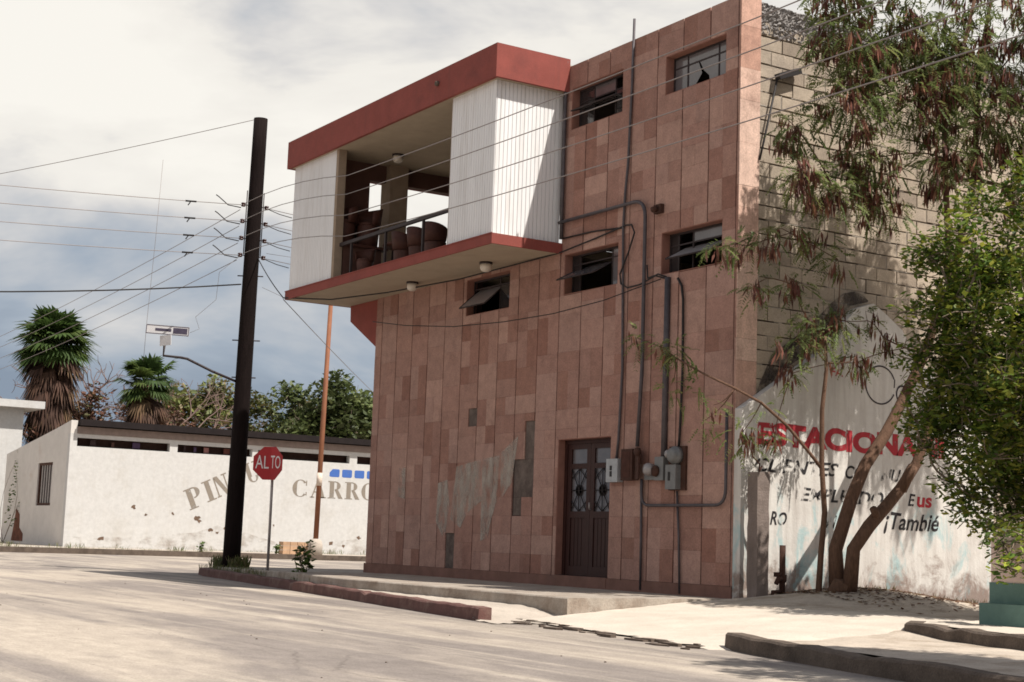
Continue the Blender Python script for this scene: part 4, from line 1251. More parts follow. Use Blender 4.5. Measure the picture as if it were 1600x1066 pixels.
# end wall with raking top
mb = MB()
endp = [(WX,-.12),(WX,4.70),(WX-9.2,3.68),(WX-9.2,-.12)]
wx0, wx1, wz0, wz1 = -47.35,-45.3,1.45,3.15
mb.prism([(x,3.75,z) for x, z in [(WX-.301,-.12),(WX-.301,4.66),(wx1,4.44),(wx1,-.12)]], (0,.25,0))
mb.prism([(x,3.75,z) for x, z in [(wx0,-.12),(wx0,4.21),(WX-9.2,3.66),(WX-9.2,-.12)]], (0,.25,0))
mb.prism([(x,3.75,z) for x, z in [(wx1,wz1),(wx1,4.44),(wx0,4.21),(wx0,wz1)]], (0,.25,0)); mb.prism([(x,3.75,z) for x, z in [(wx1,-.12),(wx1,wz0),(wx0,wz0),(wx0,-.12)]], (0,.25,0))
mb.prism([(x,3.75,z) for x, z in [(WX,4.2),(WX,4.70),(WX-.301,4.66),(WX-.301,4.2)]], (0,.25,0))
mb.build('end_wall', mat('end_wall_plaster', (.56,.53,.50), .95, .1, 2, .3, 30, dirt=(.40,.30,.24), dscale=.55, dlo=.62, dhi=.8), FB)
mb = MB()
mb.box((wx0,3.80,wz0),(wx0+.12,3.9,wz1)); mb.box((wx1-.12,3.80,wz0),(wx1,3.9,wz1)); mb.box((wx0+.12,3.80,wz0),(wx1-.12,3.9,wz0+.1)); mb.box((wx0+.12,3.80,wz1-.1),(wx1-.12,3.9,wz1))
wf = mb.build('window', M_rustdark, FB)
mb = MB()
for k in range(1, 6): 
    x = wx0+(wx1-wx0)*k/6; mb.box((x-.05,3.83,wz0+.1),(x+.05,3.87,wz1-.1))
mb.build('bars', M_steelpole, wf)
mb = MB(); mb.box((wx0+.121,3.93,wz0+.101),(wx1-.121,3.95,wz1-.101)); mb.build('pane', M_panedark, wf)
# roof, dark edge and grey lintel beam
mb = MB()
mb.prism([(WX+.35,y,z) for y, z in [(4.0,4.50),(4.0,4.74),(32,4.74),(32,4.50)]], (-.12,0,0))
mb.prism([(WX+.229,4.02,4.56),(WX+.229,4.02,4.70),(WX-9.2,4.02,3.74),(WX-9.2,4.02,3.62)], (0,27.9,0))
mb.build('roof', M_darkroof, FB)
mb = MB(); mb.box((WX-.29,4.01,4.205),(WX+.06,32,4.47)); mb.build('lintel_beam', M_eave, FB)
# serif stencil letters built from thick and thin strokes (unit cell 0..w by 0..1)
def serif(ch):
    B_, t_, s_ = .26, .05, .06
    P = []
    def rect(x0, y0, x1, y1): P.append([(x0,y0),(x1,y0),(x1,y1),(x0,y1)])
    def ring(cx, cy, rx, ry, a0, a1, thick, thin, n=16):
        for i in range(n):
            q = []
            for (j, s) in ((i,1),(i+1,1),(i+1,0),(i,0)):
                th = math.radians(a0+(a1-a0)*j/n)
                tk = thin+(thick-thin)*abs(math.cos(th))
                rr = 1 if s else 0
                q.append((cx+(rx-(0 if rr else tk))*math.cos(th), cy+(ry-(0 if rr else max(thin, tk*.35)))*math.sin(th)))
            P.append(q)
    if ch == 'I':
        rect(.14,s_,.14+B_,1-s_); rect(0,0,.54,s_); rect(0,1-s_,.54,1); wd = .54
    elif ch == 'P':
        rect(.10,s_,.10+B_,1-s_); rect(0,0,.48,s_); rect(0,1-s_,.42,1); ring(.40,.73,.36,.27,-90,90,.22,.06); wd = .78
    elif ch == 'R':
        rect(.10,s_,.10+B_,1-s_); rect(0,0,.46,s_); rect(0,1-s_,.42,1); ring(.40,.74,.34,.26,-90,90,.22,.06)
        P.append([(.40,.50),(.60,.50),(.90,0),(.64,0)]); wd = .92
    elif ch == 'N':
        rect(.08,s_,.08+t_+.03,1-s_); rect(.72,s_,.72+t_+.03,1-s_); P.append([(.08,1),(.34,1),(.82,0),(.58,0)]); rect(0,0,.26,s_); rect(.60,1-s_,.94,1); wd = .94
    elif ch == 'T':
        rect(.28,s_,.28+B_,1-s_); rect(.16,0,.66,s_); rect(0,1-s_,.82,1); rect(0,.76,.05,1-s_); rect(.77,.76,.82,1-s_); wd = .82
    elif ch == 'U':
        rect(.10,.3,.10+B_,1-s_); rect(0,1-s_,.44,1); rect(.70,.3,.76,1-s_); rect(.58,1-s_,.88,1); ring(.43,.3,.33,.3,180,360,.18,.06); wd = .88
    elif ch == 'C':
        ring(.46,.5,.46,.5,42,318,.26,.05); rect(.78,.66,.84,.95); rect(.78,.1,.84,.3); wd = .88
    elif ch == 'O':
        ring(.46,.5,.46,.5,0,360,.26,.05,28); wd = .92
    elif ch == 'A':
        P.append([(.40,1),(.56,1),(.88,0),(.60,0)]); P.append([(.40,1),(.47,.95),(.14,0),(.07,0)]); rect(.24,.30,.66,.36); rect(0,0,.26,s_); rect(.50,0,.98,s_); wd = .98
    return P, wd
M_sten = wornmat('stencil_grey', (.235,.20,.165), 1.6, .26, .5, maxa=.92)
def stencil(word, poses, h):
    mb = MB()
    for ch, (y, z, rot, wd_) in zip(word, poses):
        P, wd = serif(ch); sx = wd_/wd
        for q in P:
            V = []
            for a, b in q:
                a *= sx; b *= h
                V.append((WX+.006, y+a*math.cos(rot)-b*math.sin(rot), z+a*math.sin(rot)+b*math.cos(rot)))
            mb.add(V, [tuple(range(len(V)))])
    return mb.build('lettering', M_sten, FB)
stencil('PINTU', [(8.70,1.45,.42,.66),(9.42,1.80,.42,.42),(9.84,2.0,.42,.66),(10.55,2.33,.42,.55),(11.12,2.60,.40,.60)], .84)
stencil('CARROC', [(13.05,2.20,0,.68),(13.85,2.20,0,.75),(14.66,2.20,0,.72),(15.44,2.20,0,.72),(16.22,2.20,0,.66),(17.05,2.2,0,.68)], .72)
mb = MB()
for y in (14.70,15.28,15.86,16.44,17.02):
    q = [(y,3.12),(y+.10,3.10),(y+.42,3.10),(y+.46,3.14),(y+.46,3.40),(y+.42,3.43),(y+.14,3.43),(y+.0,3.28)] if y < 14.8 else [(y,3.14),(y+.05,3.10),(y+.42,3.10),(y+.46,3.14),(y+.46,3.40),(y+.42,3.43),(y+.05,3.43),(y,3.40)]
    mb.add([(WX+.006,a,b) for a, b in q], [tuple(range(len(q)))])
mb.build('blue_marks', wornmat('faded_blue', (.05,.13,.42), 4, .2, .4, maxa=.85), FB)
# flaked plaster spots
M_flake = mat('old_plaster', (.13,.085,.06), .95, .4, 6, 0)
for (y, z, s_) in [(6.4,1.5,.16),(6.9,1.22,.12),(8.0,1.3,.11),(9.0,1.18,.22),(9.1,1.05,.15),(9.6,.72,.18),(9.9,.62,.14),(10.2,.8,.12),(12.3,1.0,.1),(14.9,.35,.2),(16.2,.6,.16),(15.5,.25,.18),(5.2,.25,.2)]:
    n = 9; V = []
    for k in range(n):
        th = k*6.283/n; rr = s_*.75*R.uniform(.35,1.1); V.append((WX+.005, y+rr*math.cos(th), z+rr*.8*math.sin(th)))
    mb = MB(); mb.add(V, [tuple(range(n))]); mb.build('flaked_patch', M_flake, FB)
mb = MB()
q = [(3.78,-.09),(5,-.09),(8,-.09),(13,-.09),(18,-.09),(32,-.09),(32,.30),(16,.55),(13,.2),(11.5,.55),(10,.95),(9,.6),(7,.42),(5,.25),(3.78,.3)]
mb.add([(WX+.004,a,b) for a, b in q], [tuple(range(len(q)))])
mb.build('dirt_band', wornmat('wall_dirt', (.36,.30,.25), 1.6, .48, .72, (1,1,1.6), maxa=.5), FB)
# end wall bare brick patch
mb = MB()
V = [(-50.7,3.744,.0),(-48.9,3.744,.0),(-48.9,3.744,.3),(-49.5,3.744,.55),(-49.6,3.744,1.1),(-50.2,3.744,1.35),(-50.4,3.744,.7)]
mb.add(V, [tuple(range(len(V)))[::-1]]); mb.build('bare_brick_patch', mat('bare_brick', (.14,.055,.035), .95, .5, 5, 0), FB)

# neighbouring white house at far left
LH = thing('white_house', 'bright white flat roofed house with projecting eave at far left edge', 'house', (-58,0,-.1))
mb = MB(); mb.box((-66,-14,-.1),(-56,5.28,5.95)); mb.build('wall', M_farwhite, LH)
mb = MB(); mb.box((-66.5,-14.5,5.951),(-55.4,6.05,6.28)); mb.build('roof', M_farwhite, LH)

# rusty orange pole on the far pavement with a concrete foot, and the brick box beside it
t = thing('orange_pole', 'slender rusty orange steel pole on a pale concrete foot', 'pole', (-38.9,12.2,-.1))
mb = MB(); mb.tube([(-38.9,12.2,.3),(-38.9,12.26,4.9),(-38.9,12.34,9.75)], [.10,.095,.085], 12); mb.build('shaft', M_rust, t)
mb = MB(); mb.lathe((-38.9,12.2,-.12), [(.30,0),(.29,.45),(.22,.60),(.12,.64)], 9); mb.build('foot', M_conc, t)
mb = MB(); mb.lathe((-38.9,12.23,2.55), [(.112,0),(.112,.5)], 12); mb.build('paint_band', mat('poster_white', (.6,.5,.42), .8, .3, 4, 0), t)
mb = MB()
for j in range(3):
    for i in range(4):
        mb.box((-39.6,11.0+i*.30,-.1+j*.16),(-39.2,11.28+i*.30,.05+j*.16))
tag(mb.build('brick_box', mat('pale_brick', (.42,.27,.17), .95, .3, 4, .4, 30), None, loc=(-39.4,11.6,-.1)), 'low pale brick meter housing beside the orange pole foot', 'brick box')

# ------------------------------------------------------------------ vegetation
def rot_basis(n, rng):
    a = rng.normal(size=(n,3)); a /= np.linalg.norm(a, axis=1, keepdims=True)
    b = rng.normal(size=(n,3)); b -= (a*b).sum(1, keepdims=True)*a; b /= np.linalg.norm(b, axis=1, keepdims=True)
    return a, b
def leaves(mb, cen, L, Wd, cols, rng, up=0.0, jitter=.25):
    """a kite-shaped leaf at every centre"""
    n = len(cen)
    a, b = rot_basis(n, rng)
    if up:
        nn = np.cross(a, b); nn[:, 2] += up*np.sign(nn[:, 2]+1e-6); nn /= np.linalg.norm(nn, axis=1, keepdims=True)
        b = np.cross(nn, a); b /= np.linalg.norm(b, axis=1, keepdims=True); a = np.cross(b, nn)
    l = L*(1+jitter*rng.normal(size=(n,1))); w_ = Wd*(1+jitter*rng.normal(size=(n,1)))
    Q = np.stack([cen-a*l*.5, cen+b*w_*.5-a*l*.05, cen+a*l*.5, cen-b*w_*.5-a*l*.05], axis=1)
    mb.quads(Q, cols)
def colmix(n, palette, rng, var=.15):
    p = np.array(palette); c = p[rng.integers(0, len(p), n)]
    return np.clip(c*(1+var*rng.normal(size=(n,1))), .003, 1)
def limb(mb, p, q, r0, r1, rng, bend=.12, n=6, sides=6):
    p, q = np.array(p, float), np.array(q, float)
    L = np.linalg.norm(q-p); off = rng.normal(size=3)*L*bend
    pts = [tuple(p+(q-p)*t + off*math.sin(math.pi*t)) for t in np.linspace(0, 1, n)]
    mb.tube(pts, list(np.linspace(r0, r1, n)), sides)
    return pts
def branch_tree(mb, base_nodes, targets, rng, r_lo=.012, r_k=.02, bend=.1):
    """connect each target to the nearest already placed node"""
    nodes = [np.array(b[0], float) for b in base_nodes]; rads = [b[1] for b in base_nodes]
    T_ = sorted(targets, key=lambda t: min(np.linalg.norm(np.array(t)-n_) for n_ in nodes))
    for t in T_:
        t = np.array(t, float)
        d = [np.linalg.norm(t-n_) + (0.6 if n_[2] > t[2]+.3 else 0) for n_ in nodes]
        i = int(np.argmin(d))
        r0 = max(r_lo*1.2, rads[i]*.62)
        pts = limb(mb, nodes[i], t, r0, max(r_lo, r0*.5), rng, bend)
        for k in (2, 3, 5):
            nodes.append(np.array(pts[k])); rads.append(r0+(max(r_lo, r0*.5)-r0)*k/5)

# broad crown with clumps: generic small-leaved tree
def leafy_tree(name, label, base, clumps, palette, leafL, leafW, per, rng, trunk_r, trunk_top, bark, group=None, up=.5, mleaf=None, twig=True, rfac=1.0):
    t = thing(name, label, 'tree', base, group)
    tr = MB()
    b = Vector(base); tp = Vector(trunk_top)
    pts = limb(tr, b, tp, trunk_r, trunk_r*.6, rng, .05, 7, 9)
    base_nodes = [(pts[k], trunk_r*(1-.4*k/6)) for k in range(2, 7)]
    branch_tree(tr, base_nodes, [c[:3] for c in clumps], rng, r_lo=trunk_r*.09)
    for (x, y, z, r) in clumps:
        for k in range(7 if twig else 0):
            d = rng.normal(size=3); d /= np.linalg.norm(d); e = np.array([x,y,z])+d*r*.95
            m_ = np.array([x,y,z])+d*r*.5+rng.normal(size=3)*r*.12
            tr.tube([(x,y,z), tuple(m_), tuple(e)], [trunk_r*.07, trunk_r*.055, trunk_r*.03], 4, cap=False)
    tr.build('trunk', bark, t)
    cr_ = MB()
    for (x, y, z, r) in clumps:
        n = int(per*(r*rfac)**2)
        d = rng.normal(size=(n,3)); d /= np.linalg.norm(d, axis=1, keepdims=True)
        rr = r*np.power(rng.random((n,1)), .45)
        cen = np.array([x, y, z]) + d*rr*np.array([1,1,.8])
        g_ = colmix(n, palette, rng, .16)*(1+.28*rng.normal())
        g_ = np.clip(g_, .004, .5)
        leaves(cr_, cen, leafL, leafW, g_, rng, up, .38)
    cr_.build('crown', mleaf or M_leaf, t)
    return t

rng = np.random.default_rng(5)
# ---- dense green tree at the right
cl = []
while len(cl) < 135:
    d = rng.normal(size=3); d /= np.linalg.norm(d)
    s_ = .45+.55*rng.random()
    p = np.array([4.0,1.05,2.85]) + d*np.array([1.65,1.6,2.15])*s_
    if p[2] < .7 or (p[2] < 1.5 and p[0] < 3.0): continue
    cl.append((*p, .30+.22*rng.random()))
cl = [c for c in cl if (c[0]-3.2)*.53+(c[1]+.15)*.85-c[3]*.7 > (0 if c[2] > 1.9 else .25)]
for p in [(5.2,-1.0,.55,.24),(5.0,-.85,.8,.26),(5.4,-.8,.8,.3),(3.1,.9,1.0,.28),(3.4,1.2,.75,.25),(4.3,.9,.55,.25),(3.0,-.2,2.2,.34),(3.0,-.2,2.9,.34),(3.0,-.25,3.5,.3),(3.0,0,4.2,.36),(3.1,.3,1.5,.34),(3.2,.6,4.9,.34),(3.6,1.2,5.2,.36),(3.0,.5,2.2,.4),(3.0,.4,3.1,.4),(3.1,.7,3.9,.4),(3.2,1.2,1.5,.4),(4.5,.6,.8,.3),(3.3,.3,1.2,.3),(3.0,.0,1.9,.3),(3.4,.2,4.6,.35),(3.9,.7,5.1,.4),(3.2,.0,3.6,.35),(4.9,1.0,5.2,.4),(4.2,-.1,.95,.3),(3.0,-.05,2.6,.3),(4.6,-.2,.45,.2)]: cl.append((p[0]+.15, p[1]+(.24 if p[1] > -.5 else 0), p[2], p[3]*.95))
leafy_tree('shade_tree', 'dense bright green broadleaf tree filling the right edge', (5.7,1.5,-.1), cl,
           [(.145,.195,.027),(.11,.165,.023),(.19,.22,.032),(.075,.125,.02),(.235,.235,.036),(.05,.09,.015)], .085, .046, 1900, rng, .14, (5.0,1.4,1.6), M_bark2, up=.7)
# a neighbouring crown just outside the frame throws the shade on the near kerb
cl = []
while len(cl) < 105:
    d = rng.normal(size=3); d /= np.linalg.norm(d)
    p = np.array([10.9,-3.05,5.0]) + d*np.array([2.1,1.25,1.0])*(.3+.7*rng.random())
    cl.append((*p, .32+.2*rng.random()))
leafy_tree('street_tree', 'green street tree beside the near kerb just beyond the right frame edge', (11.6,-3.0,-.1), cl,
           [(.06,.10,.018),(.05,.09,.016),(.08,.12,.022)], .12, .065, 800, rng, .13, (11.3,-3.0,3.4), M_bark2, up=.6)

# ---- feathery tree with brown seed pods in front of the block wall
def feather(mb, p, d, ln, rng, cols):
    """bipinnate leaf: rachis with paired pinnae as thin strips"""
    p = np.array(p, float); d = np.array(d, float); d /= np.linalg.norm(d)
    side = np.cross(d, [0,0,1.0]); side += rng.normal(size=3)*.35; side /= np.linalg.norm(side)+1e-9
    k = 7
    Q = []
    for i in range(k):
        f = .18+.82*i/(k-1)
        c = p + d*ln*f + np.array([0,0,-1])*ln*.45*f*f
        pl_ = ln*.42*(1-.35*abs(f-.5)*2)
        for s_ in (-1, 1):
            dr = side*s_*.9 + d*.45 + np.array([0,0,-.35]) + rng.normal(size=3)*.12
            dr /= np.linalg.norm(dr)
            wv = np.cross(dr, side*.2+np.array([0,0,1.])); wv /= np.linalg.norm(wv)+1e-9
            wv = wv*pl_*.19
            e = c+dr*pl_
            Q.append([c, c+dr*pl_*.45+wv, e, c+dr*pl_*.45-wv])
    mb.quads(np.array(Q), np.repeat(np.array(cols)[None], len(Q), 0))
def pods(mb, p, n, rng):
    p = np.array(p, float)
    Q = []; K = []
    for i in range(n):
        o_ = p + rng.normal(size=3)*np.array([.05,.05,.03])
        L = rng.uniform(.13,.24); wv = rng.normal(size=3); wv[2] = 0; wv /= np.linalg.norm(wv)
        sw = rng.normal(size=3)*.035; sw[2] = 0
        e = o_ + sw + np.array([0,0,-L]); m_ = (o_+e)/2
        wv = wv*.0175
        Q.append([o_, m_+wv, e, m_-wv])
        c = np.array([[.105,.034,.022],[.14,.048,.03],[.075,.023,.017],[.21,.095,.055]])[rng.integers(0,4)]*rng.uniform(.75,1.25)
        K.append(c)
    mb.quads(np.array(Q), np.array(K))
LB = (1.0,1.05,.1)
LT = thing('pod_tree', 'slender two stemmed tree hung with brown seed pods over block wall', 'tree', LB)
tr = MB()
stemA = [(1.05,.85,.05),(1.1,.76,.69),(1.1,1.04,1.37),(1.1,1.27,1.79),(1.1,1.66,2.25),(1.1,1.87,2.56),(1.15,2.30,3.31),(1.4,2.65,4.6),(1.6,2.80,5.8),(1.7,2.80,7.4),(2.2,2.6,8.6)]
stemB = [(1.2,.9,.05),(1.38,.80,.70),(1.4,1.05,1.0),(1.4,1.36,1.27),(1.4,1.61,1.5),(1.45,1.86,1.85),(1.6,2.15,2.8),(1.7,2.2,4.2),(1.8,2.0,6.27),(2.4,2.0,8.2)]
tr.tube(stemA, [.115,.09,.085,.08,.078,.072,.065,.055,.045,.03,.02], 10); tr.tube(stemB, [.105,.088,.085,.08,.075,.068,.055,.045,.035,.02], 10)
tr.tube([(1.0,.9,.0),(1.1,.83,.12),(1.2,.80,.3)], [.2,.17,.12], 10)
tr.tube([(1.40,1.18,1.08),(1.46,1.10,1.17),(1.48,1.04,1.22)], [.06,.055,.05], 8)
tr.tube([(1.42,1.60,1.48),(1.50,1.68,1.72),(1.52,1.72,1.80)], [.075,.07,.066], 8)
nodes = [(p, .06) for p in stemA[6:]] + [(p, .055) for p in stemB[5:]]
crown = []
for (x, y, z, r) in [(1.8,.15,7.15,.5),(1.8,1.1,7.5,.55),(1.8,2.1,7.55,.6),(1.9,3.0,7.3,.5),(2.2,3.5,6.9,.45),(1.7,.35,6.4,.5),(1.8,1.5,6.6,.6),(2.0,2.6,6.5,.6),(2.1,3.4,6.2,.5),(1.6,.85,5.75,.45),(1.5,-.25,5.35,.32),(1.5,.3,5.25,.4),(1.9,2.0,5.8,.5),(2.2,3.2,5.6,.45),(1.4,-.25,6.0,.3),(1.7,.7,6.95,.4),(2.0,1.8,7.1,.5),(1.5,1.15,5.2,.35),(1.7,.1,7.75,.4),(1.9,1.2,8.2,.5),(2.0,2.4,8.3,.5),(2.2,3.4,8.0,.5),(2.6,4.2,7.0,.5),(2.7,4.3,6.0,.5),(3.4,3.6,8.8,.65),(2.4,.4,8.5,.5),(3.0,4.4,8.4,.6),(4.0,3.2,9.4,.6),(3.9,4.3,8.8,.6)]:
    crown.append((x, y, z, r))
low = [(.85,-1.10,4.42,.16),(.85,-.75,4.52,.2),(.85,-.30,4.62,.22),(.85,.15,4.78,.25),(.85,.6,4.66,.25),(.8,-.40,4.0,.2),(.8,.3,4.1,.22),(.8,1.05,4.55,.22),(.75,.55,3.55,.25),(.75,.85,3.72,.25),(.7,1.3,3.75,.22),(.7,1.7,3.80,.16),(.7,1.5,3.2,.2),(.75,.3,2.95,.16),(.6,.15,2.1,.1),(.7,2.0,3.6,.16)]
branch_tree(tr, nodes, [c[:3] for c in crown], rng, r_lo=.009, bend=.1)
branch_tree(tr, [((1.35,2.3,3.4),.03),((1.25,2.0,2.85),.03),((1.5,2.7,4.6),.03)], [c[:3] for c in low], rng, r_lo=.006, bend=.1)
fo = MB(); pd = MB(); tw = tr
PALF = np.array([[.15,.185,.06],[.125,.165,.055],[.175,.205,.075],[.105,.14,.05],[.20,.215,.08]])
for ci, (x, y, z, r) in enumerate(crown + low):
    big = ci < len(crown)
    n = int(120*r*r/.16) if big else int(380*r*r)+4
    if z > 8.15: n = int(n*.38)
    for i in range(n):
        d = rng.normal(size=3); d /= np.linalg.norm(d)
        p = np.array([x,y,z]) + d*r*rng.random()**.5*np.array([1,1.1,.9])
        dd_ = d*.8 + np.array([0,0,-.3]) + rng.normal(size=3)*.4
        feather(fo, p, dd_, rng.uniform(.13,.22), rng, PALF[rng.integers(0,5)]*rng.uniform(.8,1.2))
    m_ = int(rng.uniform(11,17)*r/.4)*(0 if z > 8.6 else 1) if big else int(rng.uniform(3,6)*r/.2)
    for i in range(m_):
        d = rng.normal(size=3); d /= np.linalg.norm(d)
        p = np.array([x,y,z]) + d*r*.95*rng.random()**.4
        pods(pd, p, int(rng.uniform(8,24) if big else rng.uniform(4,11)), rng)
        q_ = np.array([x,y,z])
        tw.tube([tuple(q_), tuple((p+q_)/2+rng.normal(size=3)*.03+np.array([0,0,.04])), tuple(p)], [.006,.005,.003], 4)
fo.build('crown', M_leaf2, LT); pd.build('seed_pods', M_pod, LT); tr.build('trunk', M_bark, LT)

# sapling with one long bare branch reaching across the front
SP = thing('sapling', 'thin leaning sapling whose long branch reaches across the pink front', 'tree', (1.0,.58,.05))
tr = MB()
tr.tube([(1.0,.56,.05),(1.0,.60,.6),(1.0,.66,1.16),(1.0,.60,1.78),(1.0,.60,2.48),(1.0,.67,3.0),(.98,.66,3.45)], [.042,.038,.036,.033,.03,.025,.018], 8)
br = [(1.0,.60,1.72),(.95,.45,1.9),(.85,.13,2.25),(.95,-.40,2.50),(.85,-.75,2.66),(.42,-.9,2.86),(-.12,-.95,3.11),(-.33,-.97,3.25),(-.9,-1.0,3.44)]
tr.tube(br, [.024,.022,.02,.018,.016,.014,.011,.009,.005], 6)
for e, r in (((-.2,-.95,2.75),.006),((.62,-.9,2.45),.006),((.75,-.55,2.1),.006),((.5,-.95,2.25),.006)):
    j = min(range(len(br)), key=lambda i: (Vector(br[i])-Vector(e)).length)
    limb(tr, br[j], e, .009, .004, rng, .08)
for e in ((.95,.45,3.5),(.9,.95,3.55),(.9,.2,3.35),(.95,1.2,3.2)): limb(tr, (1.0,.67,3.1), e, .012, .005, rng, .08)
tr.build('trunk', M_bark, SP)
fo = MB(); pd = MB()
for (x, y, z, r, n, np_) in [(-.8,-1.0,3.42,.16,13,1),(-.35,-.97,3.28,.18,20,1),(-.12,-.95,3.22,.18,18,1),(.05,-.93,3.15,.12,8,0),(-.22,-.95,2.72,.14,9,0),(.3,-.9,2.75,.12,9,0),(.05,-.9,2.60,.1,6,0),(.64,-.9,2.42,.14,10,1),(.5,-.92,2.22,.14,9,0),(.75,-.6,2.12,.18,14,2),(.78,-.45,1.96,.16,9,3),(.9,-.3,2.42,.12,5,0),(.95,.5,3.5,.28,30,3),(.9,.95,3.6,.26,26,3),(.9,.2,3.35,.2,14,2),(.95,1.2,3.25,.22,14,3)]:
    for i in range(n):
        d = rng.normal(size=3); d /= np.linalg.norm(d)
        p = np.array([x,y,z]) + d*r*rng.random()**.5
        feather(fo, p, d+np.array([0,0,-.2]), rng.uniform(.13,.22), rng, PALF[rng.integers(0,5)]*rng.uniform(.9,1.35))
    for i in range(np_):
        pods(pd, np.array([x,y,z])+rng.normal(size=3)*r*.6, int(rng.uniform(4,10)), rng)
fo.build('crown', M_leaf2, SP); pd.build('seed_pods', M_pod, SP)

# ---- fan palms with dead skirts
def fan_leaf(mb, c, d, L, rng, col, droop=.35, nseg=15, spread=2.5):
    c = np.array(c, float); d = np.array(d, float); d /= np.linalg.norm(d)
    s_ = np.cross(d, [0,0,1.]); 
    if np.linalg.norm(s_) < .05: s_ = np.array([1.,0,0])
    s_ /= np.linalg.norm(s_); n_ = np.cross(s_, d)
    hub = c + d*L*.45
    Q = []
    for i in range(nseg):
        a = spread*(i/(nseg-1)-.5)*1.0
        dr = d*math.cos(a)+s_*math.sin(a); dr /= np.linalg.norm(dr)
        l = L*.75*(1-.25*abs(a)/1.25)*rng.uniform(.85,1.1)
        e = hub + dr*l + np.array([0,0,-1])*droop*l*rng.uniform(.7,1.3)
        m_ = hub + dr*l*.55
        wv = np.cross(dr, n_)*l*.07
        Q.append([hub, m_+wv, e, m_-wv])
    wv = s_*.025
    Q.append([c-wv, c+wv, hub+wv, hub-wv])
    mb.quads(np.array(Q), np.clip(np.array(col)[None]*rng.uniform(.75,1.25,(len(Q),1)), 0, 1))
def fan_palm(label, base, h, rad, skirt, rng, ng=46, nd=150, grp='fan palms behind the white building'):
    t = thing('fan_palm', label, 'palm', base, grp)
    b = np.array(base, float)
    tr = MB(); tr.tube([tuple(b), tuple(b+np.array([.1,0,h*.5])), tuple(b+np.array([0,.1,h]))], [.42,.36,.28], 10); tr.build('trunk', M_bark, t)
    top = b+np.array([0,.1,h])
    g = MB(); dmb = MB()
    for i in range(ng):
        az = rng.uniform(0, 6.283); el = rng.uniform(-.55, 1.3)
        d = np.array([math.cos(az)*math.cos(el), math.sin(az)*math.cos(el), math.sin(el)])
        col = np.array([[.05,.085,.02],[.06,.10,.025],[.04,.07,.018],[.085,.12,.03]])[rng.integers(0,4)]
        fan_leaf(g, top+rng.normal(size=3)*.15, d, rad*rng.uniform(.52,.74), rng, col, .28, 17, 2.9)
    for i in range(nd):
        az = rng.uniform(0, 6.283); zz = rng.random()**.8*skirt
        el = rng.uniform(-1.3,-.35 if zz < skirt*.35 else -.8)
        d = np.array([math.cos(az)*math.cos(el), math.sin(az)*math.cos(el), math.sin(el)])
        col = np.array([[.075,.038,.023],[.055,.028,.019],[.04,.021,.015],[.13,.08,.043],[.065,.032,.021]])[rng.integers(0,5)]
        fan_leaf(dmb, top+np.array([0,0,-.2-zz]), d, rad*rng.uniform(.42,.68)*(1-.2*zz/skirt), rng, col, .5, 11, 1.5)
    g.build('fronds', M_leaf, t); dmb.build('dead_skirt', M_dry, t)
fan_palm('tall fan palm with long brown skirt of dead fronds, left', (-60,7.5,-.2), 9.6, 3.0, 4.6, np.random.default_rng(21), 95, 330)
fan_palm('shorter fan palm with browning fronds between the bare trees', (-62,12.9,-.2), 8.3, 2.5, 2.8, np.random.default_rng(22), 50, 150)

def far_clumps(c, rx, ry, rz, n, r, rng, lo=None):
    out = []
    while len(out) < n:
        d = rng.normal(size=3); d /= np.linalg.norm(d)
        p = np.array(c)+d*np.array([rx,ry,rz])*(.35+.65*rng.random())
        if lo and p[2] < lo: continue
        out.append((*p, r*rng.uniform(.7,1.3)))
    return out
r2 = np.random.default_rng(33)
OL = [(.15,.16,.05),(.115,.135,.04),(.18,.175,.06),(.16,.125,.06),(.095,.115,.035)]
GR = [(.09,.115,.04),(.10,.13,.045),(.125,.145,.055),(.07,.09,.032)]
BR = [(.13,.055,.035),(.10,.048,.032),(.16,.08,.045),(.085,.048,.034),(.09,.085,.035)]
leafy_tree('olive_green_tree', 'olive and rust tinted bushy tree behind the white building, left of utility pole', (-72,21.0,-.2), far_clumps((-72,20.4,6.9),2.2,3.8,2.4,46,1.0,r2,3), OL, .34, .20, 150, r2, .3, (-72,21,4.2), M_bark2, 'trees behind the white building')
leafy_tree('olive_green_tree', 'olive green tree behind white building just right of utility pole', (-72,25.5,-.2), far_clumps((-72,25.3,7.0),2.2,2.6,2.3,30,1.0,r2,3), OL+GR, .34, .20, 160, r2, .3, (-72,25.3,4.2), M_bark2, 'trees behind the white building')
leafy_tree('dark_green_tree', 'dark green full crowned tree behind white building beside pink facade', (-68,26.5,-.2), far_clumps((-68,26.5,7.1),2.2,4.0,2.8,60,1.1,r2,3), GR, .36, .22, 190, r2, .3, (-68,26.5,4.2), M_bark2, 'trees behind the white building')
leafy_tree('dark_green_tree', 'dark green tree far behind mostly hidden by pink building', (-72,34,-.2), far_clumps((-72,34,6.6),2.2,3.5,2.7,30,1.05,r2,3), GR, .34, .20, 100, r2, .3, (-72,34,4.2), M_bark2, 'trees behind the white building')
leafy_tree('rust_red_tree', 'rust red leaved half bare tree between the two palms', (-66,10.9,-.2), far_clumps((-66,11.2,6.3),1.6,2.3,2.0,30,.75,r2,3), BR, .28, .16, 110, r2, .22, (-66,11,3.5), M_bark, 'trees behind the white building', mleaf=M_dry)
leafy_tree('rust_red_tree', 'rust red leaved low tree in the gap beside white house', (-58,4.9,-.2), far_clumps((-58,5.2,4.2),1.0,1.2,1.3,12,.6,r2,2), BR, .22, .14, 90, r2, .2, (-58,5.2,3.0), M_bark, 'trees behind the white building', mleaf=M_dry)
